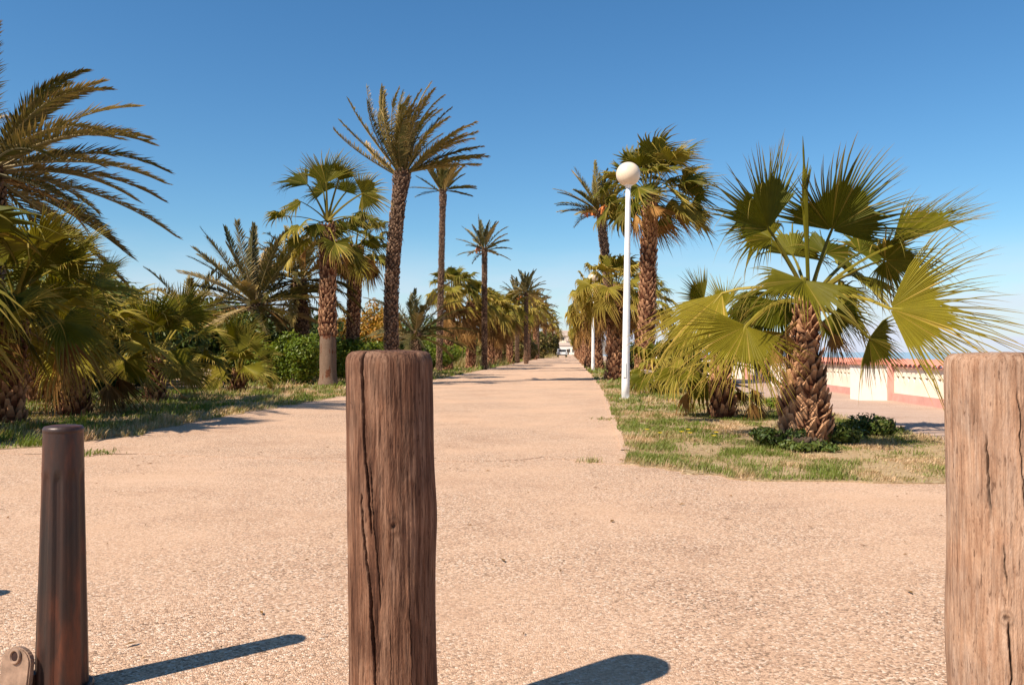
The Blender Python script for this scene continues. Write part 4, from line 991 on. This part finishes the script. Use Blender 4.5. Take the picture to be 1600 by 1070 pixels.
# ------------------------------------------------------------------ bushes
def bush(name, px, d, rx, ry, h, label, group, mat, n=5000, leaf=.055, cat='bush', seed=0, trunk_h=0.0):
    rs = np.random.default_rng(7000 + seed)
    cx, cy = X(px, d), d
    t = empty(name, (cx, cy, 0), label, cat, group)
    nb = 9
    cs = np.stack([(rs.random(nb) - .5) * 1.2 * rx, (rs.random(nb) - .5) * 1.2 * ry, trunk_h + (h - trunk_h) * (.3 + .4 * rs.random(nb))], 1)
    sr = np.stack([rx * (.35 + .3 * rs.random(nb)), ry * (.35 + .3 * rs.random(nb)), (h - trunk_h) * (.25 + .2 * rs.random(nb))], 1)
    which = rs.integers(0, nb, n)
    v = rs.normal(size=(n, 3)); v /= np.linalg.norm(v, axis=1)[:, None]
    rad = (.55 + .5 * rs.random(n) ** .6)
    P = cs[which] + v * sr[which] * rad[:, None]
    P[:, 2] = np.clip(P[:, 2], .03, None)
    P += np.array([cx, cy, 0])
    nr = v + rs.normal(size=(n, 3)) * .7 + np.array([0, 0, .4]); nr /= np.linalg.norm(nr, axis=1)[:, None]
    a = np.cross(nr, rs.normal(size=(n, 3))); a /= np.linalg.norm(a, axis=1)[:, None]; b = np.cross(nr, a)
    l = leaf * (.6 + .8 * rs.random(n))[:, None]
    V = np.stack([P - a * l, P - b * l * .45 + nr * l * .1, P + a * l, P + b * l * .45 + nr * l * .1], 1).reshape(-1, 3)
    k0 = np.arange(n) * 4
    dr = np.repeat(rs.random(n) ** 3 * .7 + .25 * (rs.random(n) < .1), 4)
    mb = MB(); mb.add(V, Q=np.stack([k0, k0 + 1, k0 + 2, k0 + 3], 1), a=dr)
    mb.build('foliage', mat, t)
    st = MB()
    for k in range(nb):
        e = cs[k] + np.array([cx, cy, 0]); s0 = np.array([cx + (rs.random() - .5) * rx * .3, cy + (rs.random() - .5) * ry * .3, 0])
        st.tube([s0, (s0 + e) / 2 + np.array([(rs.random() - .5) * .2, 0, .1]), e], [.035, .025, .012], 5)
    st.build('stems', M_STEM, t)
    return t
GB = 'bushes behind the left lawn'
bush('bush', 462, 25.5, 1.0, .8, 1.6, 'rounded bright green bush beside the pale trunk foot', GB, M_BUSH, 7000, .06, seed=1)
bush('bush', 420, 26, .9, .7, 1.45, 'bright green bush behind the smallest trunkless palm', GB, M_BUSH, 6000, .06, seed=2)
bush('bush', 566, 29.5, 1.3, 1.0, 1.55, 'wide bright green bush between the pale foot and the middle post', GB, M_BUSH, 9000, .06, seed=3)
bush('bush', 500, 33, 1.2, 1.0, 1.7, 'green bush behind the pale footed trunk', GB, M_BUSH, 6000, .07, seed=4)
bush('bush', 668, 43, 1.7, 1.2, 1.75, 'green bush just right of the middle post top', GB, M_BUSH, 7000, .08, seed=5)
bush('bush', 712, 56, 1.8, 1.5, 1.8, 'green bush behind the brown skirted fan palm', GB, M_BUSH, 6000, .1, seed=6)
bush('bush', 760, 75, 2.2, 2, 2.3, 'green bush far back among the skirted row', GB, M_BUSHD, 5000, .13, seed=7)
bush('flowering_bush', 582, 41, 1.7, 1.4, 3.4, 'tall orange flowering bush behind the slim dark trunk', GB, M_BUSHO, 9000, .08, seed=8, trunk_h=.6)
bush('flowering_bush', 538, 47, 1.4, 1.4, 3.0, 'smaller orange bush seen left of the slim dark trunk', GB, M_BUSHO, 6000, .09, seed=9, trunk_h=.5)
darks = [(10, 19, 2.2, 1.3, 2.9), (95, 20, 2.0, 1.4, 2.7), (175, 22, 2.0, 1.4, 2.5), (120, 27, 2.6, 2, 3.9), (230, 25, 2.0, 1.4, 2.5), (300, 34, 2.6, 2, 3.2), (350, 27, 1.6, 1.2, 2.2), (400, 38, 2.5, 2, 3.3),
         (470, 42, 2.4, 2, 3.0), (20, 30, 3, 2, 4.2), (640, 55, 2.4, 2, 3.2), (690, 68, 2.6, 2, 3.6), (740, 95, 3.2, 3, 4.0), (790, 130, 4, 4, 4.5), (830, 190, 5, 5, 5), (-40, 24, 2.4, 2, 3.4), (200, 34, 3, 2, 3.8), (560, 62, 3, 2, 3.2)]
dl = ['dark shrub at the far left behind the stout palm trunk', 'dark shrub filling the gap behind the low spreading fan palm', 'dark shrub left of the stub trunked palm', 'tall dark shrub rising behind the left thicket',
      'dark shrub directly behind the stub trunked palm', 'dark shrub behind the low brownish date palm', 'dark shrub behind the smallest trunkless palm', 'dark shrub behind the bushy grey green date palm',
      'dark shrub behind the droopy date palm', 'tallest dark shrub rising behind the shaded fan palm at far left', 'dark shrub seen between the tallest trunk and the slender trunk', 'dark shrub between the slender trunk and the brown skirted palm',
      'dark shrub behind the first skirted palm of the left row', 'dark shrub behind the skirted palm with yellow lower fronds', 'dark shrub behind the last clearly separate skirted palm', 'dark shrub cut by the left edge beneath the big date palm',
      'dark shrub in the gap between the left thicket and the stub palm', 'dark shrub behind the tall orange flowering bush']
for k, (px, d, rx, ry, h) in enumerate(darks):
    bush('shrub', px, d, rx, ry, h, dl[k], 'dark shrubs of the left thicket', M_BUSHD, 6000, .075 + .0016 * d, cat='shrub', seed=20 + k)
for k, (px, d, rx, ry, h) in enumerate([(772, 66, 1.3, 1.3, 2.2), (792, 80, 1.6, 1.5, 2.6), (816, 104, 2, 2, 3.6), (832, 130, 2.4, 2.2, 4.4), (847, 165, 2.8, 2.6, 5.2), (859, 215, 3.2, 3, 6.0)]):
    bush('undergrowth', px, d, rx, ry, h, ['nearest', 'second', 'third', 'fourth', 'fifth', 'farthest'][k] + ' dry brownish undergrowth clump between the trunks of the left row', 'dry undergrowth of the left row', M_BUSHM, 4500, .06 + .0016 * d, seed=80 + k)
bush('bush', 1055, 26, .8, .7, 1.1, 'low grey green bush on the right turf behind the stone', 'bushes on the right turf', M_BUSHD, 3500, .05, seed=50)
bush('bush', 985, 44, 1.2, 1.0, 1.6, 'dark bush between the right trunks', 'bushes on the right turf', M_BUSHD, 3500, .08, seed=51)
bush('bush', 1180, 34, 1.6, .8, 1.0, 'low dark hedge bush by the promenade wall', 'bushes on the right turf', M_BUSHD, 4000, .06, seed=52)

# ------------------------------------------------------------------ grass
def in_poly(P, poly):
    x, y = P[:, 0], P[:, 1]; inside = np.zeros(len(P), bool)
    px_, py_ = poly[:, 0], poly[:, 1]; j = len(poly) - 1
    for i in range(len(poly)):
        c = ((py_[i] > y) != (py_[j] > y)) & (x < (px_[j] - px_[i]) * (y - py_[i]) / (py_[j] - py_[i] + 1e-12) + px_[i])
        inside ^= c; j = i
    return inside
def blades(mb, P, h, wd, dry, rs, z0=.012):
    n = len(P)
    az = rs.random(n) * 2 * math.pi; ln = .2 + .9 * rs.random(n)
    lean = np.stack([np.cos(az) * ln + .25, np.sin(az) * ln, np.ones(n)], 1); lean /= np.linalg.norm(lean, axis=1)[:, None]
    s = np.stack([np.cos(az + 1.57 + (rs.random(n) - .5)), np.sin(az + 1.57), np.zeros(n)], 1)
    B = np.column_stack([P, np.full(n, z0)])
    m1 = B + lean * (h * .55)[:, None] + UP * (h * .1)[:, None]; tip = B + lean * h[:, None]
    w1 = wd[:, None]
    V = np.stack([B - s * w1, B + s * w1, m1 + s * w1 * .8, m1 - s * w1 * .8, tip], 1).reshape(-1, 3)
    b0 = np.arange(n) * 5
    A = np.repeat(dry, 5).reshape(n, 5) + np.array([.1, .1, 0, 0, .2])
    mb.add(V, T=np.stack([b0 + 3, b0 + 2, b0 + 4], 1), Q=np.stack([b0, b0 + 1, b0 + 2, b0 + 3], 1), a=A.reshape(-1))
def scatter(poly, box, n, rs, dens):
    P = np.stack([box[0] + (box[1] - box[0]) * rs.random(n), box[2] + (box[3] - box[2]) * rs.random(n)], 1)
    P = P[in_poly(P, poly)]
    return P[rs.random(len(P)) < dens(P)]
def fbm(x, y, s): return .5 * vnoise(x, y, s) + .3 * vnoise(x * 2.3, y * 2.3, s + 1) + .2 * vnoise(x * 5, y * 5, s + 2)
def make_grass(poly, boxes, seed, dryb, hb_):
    rs = np.random.default_rng(seed); mb = MB()
    for box, n, hs_, ws_ in boxes:
        f = lambda P: np.clip((fbm(P[:, 0] * 2.2, P[:, 1] * 2.2, seed) - .36) * 5.0, .06, 1)
        P = scatter(poly, box, n, rs, f)
        g = fbm(P[:, 0] * 2.1 + 40, P[:, 1] * 1.5, seed + 9); lush = np.clip((.5 * fbm(P[:, 0] * .7, P[:, 1] * .7, seed + 30) + .5 * fbm(P[:, 0] * 3.1, P[:, 1] * 2.6, seed + 33) - .43) * 5, 0, 1)
        dry = np.clip((g - .40) * 3.2 + dryb - .5 * lush + (rs.random(len(P)) - .5) * .7, 0, 1)
        h = hs_ * (.5 + .9 * rs.random(len(P))) * (.6 + 1.0 * lush) * (.6 + .8 * fbm(P[:, 0] * 6, P[:, 1] * 6, seed + 50)) * hb_
        blades(mb, P, h, ws_ * (.6 + .8 * rs.random(len(P))), dry, rs)
    return mb
near_isl = isl_poly[(isl_poly[:, 1] < 200)]
gb = make_grass(near_isl, [((0.7, 5.6, 6.1, 9.5), 60000, .034, .0030), ((1.0, 5.8, 9.5, 14), 50000, .042, .0045), ((1.4, 7.5, 14, 26), 45000, .06, .008), ((2.5, 12, 26, 70), 36000, .10, .02)], 5, .10, 1.05)
tag(gb.build('grass', M_GRASS), 'patchy green and straw coloured grass on the right turf strip', 'grass', kind='stuff')
lt = np.vstack([LE[(LE[:, 1] < 120)], LFAR[(LFAR[:, 1] < 120)]])
gb = make_grass(lt, [((-13, -4.2, 7.4, 12), 90000, .07, .0045), ((-14, -3.6, 12, 22), 80000, .075, .007), ((-12, -1.5, 22, 45), 42000, .10, .015), ((-14, 3, 45, 110), 26000, .16, .04)], 9, .12, 1.1)
tag(gb.build('grass', M_GRASS), 'green grass of the left lawn strip beside the path', 'grass', kind='stuff')

def tuft(px, py, n, h, spread, label, group, cat='weed', name='weed_tuft', mat=M_GRASS, dry=.2, seed=0, wd=.006):
    x, y = G(px, py); rs = np.random.default_rng(900 + seed)
    t = empty(name, (x, y, 0), label, cat, group)
    mb = MB(); P = np.array([x, y]) + rs.normal(size=(n, 2)) * spread
    blades(mb, P, h * (.5 + .7 * rs.random(n)), wd * (.6 + .8 * rs.random(n)), np.clip(dry + (rs.random(n) - .5) * .5, 0, 1), rs, .002)
    tag(mb.build('blades', mat, t), kind='stuff'); return t
tuft(920, 722, 60, .06, .05, 'tiny yellowish weed tuft alone on the path near the right turf corner', 'weeds growing on the paving', seed=1, dry=.5, wd=.004)
tuft(948, 656, 80, .05, .12, 'small weed in the path joint next to the right edge', 'weeds growing on the paving', seed=2, wd=.005)
tuft(150, 709, 120, .05, .10, 'small flat weed on the plaza beyond the rusty bollard', 'weeds growing on the paving', seed=3, wd=.005)
for k, (px, py, rx, h, lab) in enumerate([(1222, 700, .28, .20, 'dark weed clump at the left foot of the shaggy palm trunk'), (1298, 694, .30, .22, 'dark weed clump at the right foot of the shaggy palm trunk'),
                                         (1350, 684, .34, .26, 'taller weeds right of the shaggy palm trunk'), (1262, 706, .30, .13, 'low weeds in front of the shaggy palm trunk'), (1205, 640, .3, .2, 'green weeds behind the hanging left frond')]):
    x_, y_ = G(px, py)
    bush('weed_clump', px, y_, rx, .22, h, lab, 'weeds around the large right palm', M_BUSHD if k < 4 else M_BUSH, 1500, .028, cat='weed', seed=90 + k)
for k, (px, py, n, h, s, lab) in enumerate([(737, 575, 500, .9, .55, 'tall dry grass clump by the left path edge past the post'), (765, 571, 420, .8, .6, 'second tall grass clump further along the left path edge'), (850, 559.5, 300, 1.1, 1.2, 'far straw coloured grass clump near the end of the path')]):
    tuft(px, py, n, h, s, lab, 'tall grass clumps along the left path edge', mat=M_GRASS, dry=.35, seed=20 + k, wd=.018, name='grass_clump', cat='grass clump')
# yellow flowers on the right turf
FL = ['yellow flower nearest the lamp side path edge', 'second yellow flower from the path edge', 'leftmost yellow flower of the middle cluster on the turf', 'top yellow flower of the middle cluster on the turf', 'lowest yellow flower of the middle cluster on the turf',
      'lowest yellow flower nearest the shaggy palm trunk', 'far yellow flower beneath the hanging left frond', 'upper yellow flower nearest the shaggy palm trunk', 'farthest left yellow flower beneath the hanging frond']
for k, (px, py) in enumerate([(1009, 678), (1029, 684), (1063, 682), (1073, 678), (1076, 684), (1113, 689), (1088, 643), (1117, 683), (1060, 650)]):
    x, y = G(px, py + 8)
    t = empty('yellow_flower', (x, y, 0), FL[k], 'flower', 'yellow flowers in the right turf')
    s = MB(); s.tube([[x, y, 0], [x + .01, y, .06], [x + .012, y, .11]], .003, 4, a=0); s.build('stem', M_GRASS, t)
    p = MB()
    for j in range(9):
        a = j * 2 * math.pi / 9; dv = np.array([math.cos(a), math.sin(a), .25]); sv = np.array([-math.sin(a), math.cos(a), 0]); c = np.array([x + .012, y, .11])
        p.add([c, c + dv * .02 + sv * .008, c + dv * .034, c + dv * .02 - sv * .008], Q=[[0, 1, 2, 3]])
    p.build('petals', M_YEL, t)
# dead leaf scraps
rs = np.random.default_rng(77); mb = MB(); n = 480
P = np.stack([rs.uniform(-4, 6, n), rs.uniform(2.2, 9, n)], 1); 
for k in range(n):
    a = rs.random() * 6.28; l = rs.uniform(.005, .016) if rs.random() < .85 else rs.uniform(.016, .034); p = np.array([P[k, 0], P[k, 1], .006 + .004 * rs.random()]); u = np.array([math.cos(a), math.sin(a), 0]) * l; v = np.array([-math.sin(a), math.cos(a), .25]) * l * .35
    mb.add([p - u, p - v + UP * .004, p + u, p + v + UP * .004], Q=[[0, 1, 2, 3]], a=rs.random() * .3)
tag(mb.build('leaf_litter', M_DEAD), 'tiny dry leaf scraps scattered over the gravel plaza', 'leaf litter', kind='stuff')

# ------------------------------------------------------------------ lamps
def lamp(bpx, bpy_, tpx, label, zt=None):
    x, d = G(bpx, bpy_); tx = X(tpx, d); zg = 4.76
    t = empty('street_lamp', (x, d, 0), label, 'street lamp', 'white globe lamps along the right edge of the path')
    m = MB(); q = np.linspace(0, 1, 14)
    P = np.stack([x + (tx - x) * q, np.full(14, d), q * (zg - .26)], 1)
    m.tube(P, .088 - .036 * q, 20, nrm=(1, 0, 0)); m.build('pole', M_WHITE, t, smooth=True)
    m = MB(); m.lathe([(.001, .012), (.15, .012), (.15, 0)], (x, d, .016), 20); m.build('base_plate', M_WHITE, t)
    m = MB(); m.box((x - .03, d - .085, .62), (.07, .02, .30)); m.build('access_door', M_WHITE, t)
    m = MB(); m.lathe([(.055, -.30), (.062, -.29), (.062, -.25), (.10, -.235), (.10, -.215), (.06, -.21)], (tx, d, zg), 24); m.build('collar', M_WHITE, t, smooth=True)
    m = MB(); an = np.linspace(-math.pi / 2 + .05, math.pi / 2, 20); m.lathe([(.255 * math.cos(a) + .0005, .255 * math.sin(a)) for a in an], (tx, d, zg), 36); m.build('globe', M_GLOBE, t, smooth=True)
    return t
lamp(977, 624, 982, 'nearest white lamp post with a cream globe on top')
lamp(926.5, 581, 927, 'second white lamp post further along, its globe hidden by palm fronds')
lamp(909.5, 565.5, 909.5, 'third thin white lamp post far down the right edge')

# stone block
def boulder(px, d, sz, label, seed):
    rs = random.Random(seed); x = X(px, d)
    bm = bmesh.new(); bmesh.ops.create_cube(bm, size=1.0)
    bmesh.ops.subdivide_edges(bm, edges=bm.edges[:], cuts=3, use_grid_fill=True)
    for v in bm.verts:
        c = v.co.copy(); l = c.length
        v.co = c * (1 - .25 * max(0, l - .55)) + Vector((rs.uniform(-1, 1), rs.uniform(-1, 1), rs.uniform(-1, 1))) * .035
        v.co = Vector((v.co.x * sz[0], v.co.y * sz[1], (v.co.z + .45) * sz[2]))
    me = bpy.data.meshes.new('stone'); bm.to_mesh(me); bm.free(); me.materials.append(M_STONE)
    o = bpy.data.objects.new('stone_block', me); col.objects.link(o); o.location = (x, d, 0); o.rotation_euler.z = rs.uniform(-.5, .5)
    tag(o, label, 'stone', 'pale stones on the right turf'); return o
boulder(1003, 23.5, (.62, .5, .52), 'pale squared stone block right of the nearest lamp foot', 3)
boulder(1028, 26.5, (.5, .5, .42), 'smaller pale stone a little behind the squared block', 4)

# ------------------------------------------------------------------ promenade wall
wl_ = empty('promenade_wall', (wall_x(20), 20, 0), 'low cream and pink parapet wall with red tile coping along the promenade', 'wall')
u_ = nrmz(np.array([SL, 1.0, 0])); v_ = np.array([u_[1], -u_[0], 0])       # along, outward (to the sea)
def wp(s, o, z): return np.array([wall_x(14.4), 14.4, 0]) + u_ * s + v_ * o + UP * z
def wbox(m, s0, s1, o0, o1, z0, z1, a=0):
    c = [wp(s, o, z) for z in (z0, z1) for (s, o) in ((s0, o0), (s1, o0), (s1, o1), (s0, o1))]
    m.add(c, Q=[[0, 1, 2, 3], [4, 7, 6, 5], [0, 4, 5, 1], [1, 5, 6, 2], [2, 6, 7, 3], [3, 7, 4, 0]], a=a)
PIERS = [2.95 + 7.0 * k for k in range(-1, 14)]
S0, S1 = -9.0, 96.0
m = MB(); wbox(m, S0, S1, -.045, .25, 0, .17); m.build('plinth', M_PINK, wl_)
lo = MB(); up = MB(); wbox(lo, S0, S1, 0, .2, .17, .405); lo.build('lower_panel', M_CREAM, wl_)
wbox(up, S0, S1, 0, .2, .515, .69); up.build('upper_panel', M_CREAM, wl_)
bk = MB(); wbox(bk, S0, S1, .09, .2, .405, .515); bk.build('niche_back', M_NICHE_SHADE, wl_)
bl = MB(); wbox(bl, 0, 0.001, 0, .088, .405, .515)
blk = MB(); sp = .27
# block between two niches: narrow above, wide below, so each niche is a triangle standing on its point
P8 = [wp(-.13, 0, .405), wp(.13, 0, .405), wp(.13, .088, .405), wp(-.13, .088, .405), wp(-.05, 0, .515), wp(.05, 0, .515), wp(.05, .088, .515), wp(-.05, .088, .515)]
org = wp(0, 0, 0)
mm_ = MB(); mm_.add(np.array(P8) - org, Q=[[0, 1, 2, 3], [4, 7, 6, 5], [0, 4, 5, 1], [1, 5, 6, 2], [2, 6, 7, 3], [3, 7, 4, 0]])
me_b = mm_.mesh('niche_block', M_CREAM)
s = S0 + .2
rest = MB()
while s < S1:
    if s < 30:
        o = bpy.data.objects.new('niche_block', me_b); col.objects.link(o); o.parent = wl_; o.location = Vector(wp(s, 0, 0)) - wl_.location
    else:
        rest.add(np.array(P8) - org + wp(s, 0, 0), Q=[[0, 1, 2, 3], [4, 7, 6, 5], [0, 4, 5, 1], [1, 5, 6, 2], [2, 6, 7, 3], [3, 7, 4, 0]])
    s += sp
tag(rest.build('far_niche_blocks', M_CREAM, wl_), kind='stuff')
# barrel tile coping, one tile every 0.22 m
tm = MB(); an = np.linspace(0, math.pi, 9)
V = []
for o, z in ((-.10, .70), (.10, .80), (.30, .70)):
    for r_ in (.105, .09):
        V += [np.array(u_) * math.cos(a) * r_ + v_ * o + UP * (z + r_ * .55 * math.sin(a)) for a in an]
V = np.array(V); Q = []
def rg(i): return i * 9
for a_, b_2 in ((0, 2), (2, 4)):
    for k in range(8):
        Q.append([rg(a_) + k, rg(a_) + k + 1, rg(b_2) + k + 1, rg(b_2) + k]); Q.append([rg(a_ + 1) + k, rg(b_2 + 1) + k, rg(b_2 + 1) + k + 1, rg(a_ + 1) + k + 1])
for k in range(8):
    Q.append([rg(0) + k, rg(1) + k, rg(1) + k + 1, rg(0) + k + 1]); Q.append([rg(4) + k, rg(4) + k + 1, rg(5) + k + 1, rg(5) + k])
tm.add(V, Q=Q); me_t = tm.mesh('coping_tile', M_TILE)
s = S0; rest = MB()
cb = MB(); wbox(cb, S0, S1, -.06, .26, .69, .715); cb.build('coping_bed', M_PINK, wl_)
while s < S1:
    if s < 32:
        o = bpy.data.objects.new('coping_tile', me_t); col.objects.link(o); o.parent = wl_; o.location = Vector(wp(s, 0, 0.012 + .004 * random.random())) - wl_.location; 
    else: rest.add(V + wp(s, 0, .012), Q=Q)
    s += .215
tag(rest.build('far_coping_tiles', M_TILE, wl_), kind='stuff')
for s in PIERS:
    m = MB(); wbox(m, s - .3, s + .3, -.66, .3, 0, .74); m.build('pier', M_PALE, wl_)
    m = MB(); wbox(m, s - .36, s - .302, -.12, .02, 0.0, .74); m.build('pier_trim', M_PINK, wl_)
    m = MB(); wbox(m, s - .35, s + .35, -.71, .35, .742, .80); wbox(m, s - .25, s + .25, -.6, .25, .802, .84); m.build('pier_cap', M_TILE, wl_)

# ------------------------------------------------------------------ end of the avenue
def car(px, d):
    x = X(px, d); t = empty('white_van', (x, d, 0), 'small white van parked at the far end of the avenue', 'van')
    prof = [(-.95, .35), (-.98, .9), (-.86, 1.0), (-.78, 1.55), (-.7, 1.68), (.7, 1.68), (.78, 1.55), (.86, 1.0), (.98, .9), (.95, .35)]
    m = MB(); n = len(prof)
    V = [[x + a, d + yy, z] for yy in (0, 3.9) for a, z in prof]
    m.add(V, Q=[[k, k + 1, n + k + 1, n + k] for k in range(n - 1)] + [[n - 1, 0, n, 2 * n - 1]])
    for o in (0, n):
        m.add([V[o + k] for k in range(n)], T=[[0, k, k + 1] for k in range(1, n - 1)])
    m.build('body', M_WHITE, t)
    m = MB(); m.add([[x - .74, d - .012, 1.04], [x + .74, d - .012, 1.04], [x + .66, d - .012, 1.5], [x - .66, d - .012, 1.5]], Q=[[0, 1, 2, 3]]); m.build('windscreen', M_GLASS, t)
    for sx_ in (-.82, .82):
        for sy in (.7, 3.1):
            m = MB(); m.tube([[x + sx_ - .1, d + sy, .33], [x + sx_ + .1, d + sy, .33]], .33, 16); m.build('wheel', M_RUBBER, t)
    for sx_ in (-.72, .72):
        m = MB(); m.box((x + sx_, d - .02, .8), (.26, .05, .15)); m.build('headlight', M_GLASS, t)
    m = MB(); m.box((x, d - .03, .45), (1.8, .1, .18)); m.build('bumper', M_RUBBER, t)
car(879, 165)
def house(px, d, wd, h, label, rz, mat):
    x = X(px, d); t = empty('house', (x, d, 0), label, 'house', 'houses beyond the end of the avenue')
    m = MB(); m.box((x, d, h / 2), (wd, wd * .8, h)); m.build('wall', mat, t)
    m = MB(); y0, y1 = d - wd * .45, d + wd * .45; a = wd * .55
    m.add([[x - a, y0, h], [x + a, y0, h], [x + a, y1, h], [x - a, y1, h], [x - a, d, h + wd * .18], [x + a, d, h + wd * .18]], T=[[0, 4, 3], [1, 2, 5]], Q=[[0, 1, 5, 4], [2, 3, 4, 5], [0, 3, 2, 1]]); m.build('roof', M_STONE, t)
    for k in range(4):
        for r in range(max(1, int(h / 3))):
            m = MB(); m.box((x - wd * .36 + k * wd * .24, d - wd * .4 - .02, 1.6 + r * 3), (wd * .10, .1, 1.3)); m.build('window', M_GLASS, t)
    m = MB(); m.box((x, d - wd * .4 - .03, 1.05), (1.0, .1, 2.1)); m.build('door', M_STEM, t)
house(886, 330, 6, 3.6, 'pale house at the very end of the avenue', 0, M_PALE)
house(872, 420, 16, 9, 'cream house behind the trees at the end of the avenue', 0, M_CREAM)
house(903, 380, 10, 6, 'white house right of the end of the avenue', 0, M_PALE)
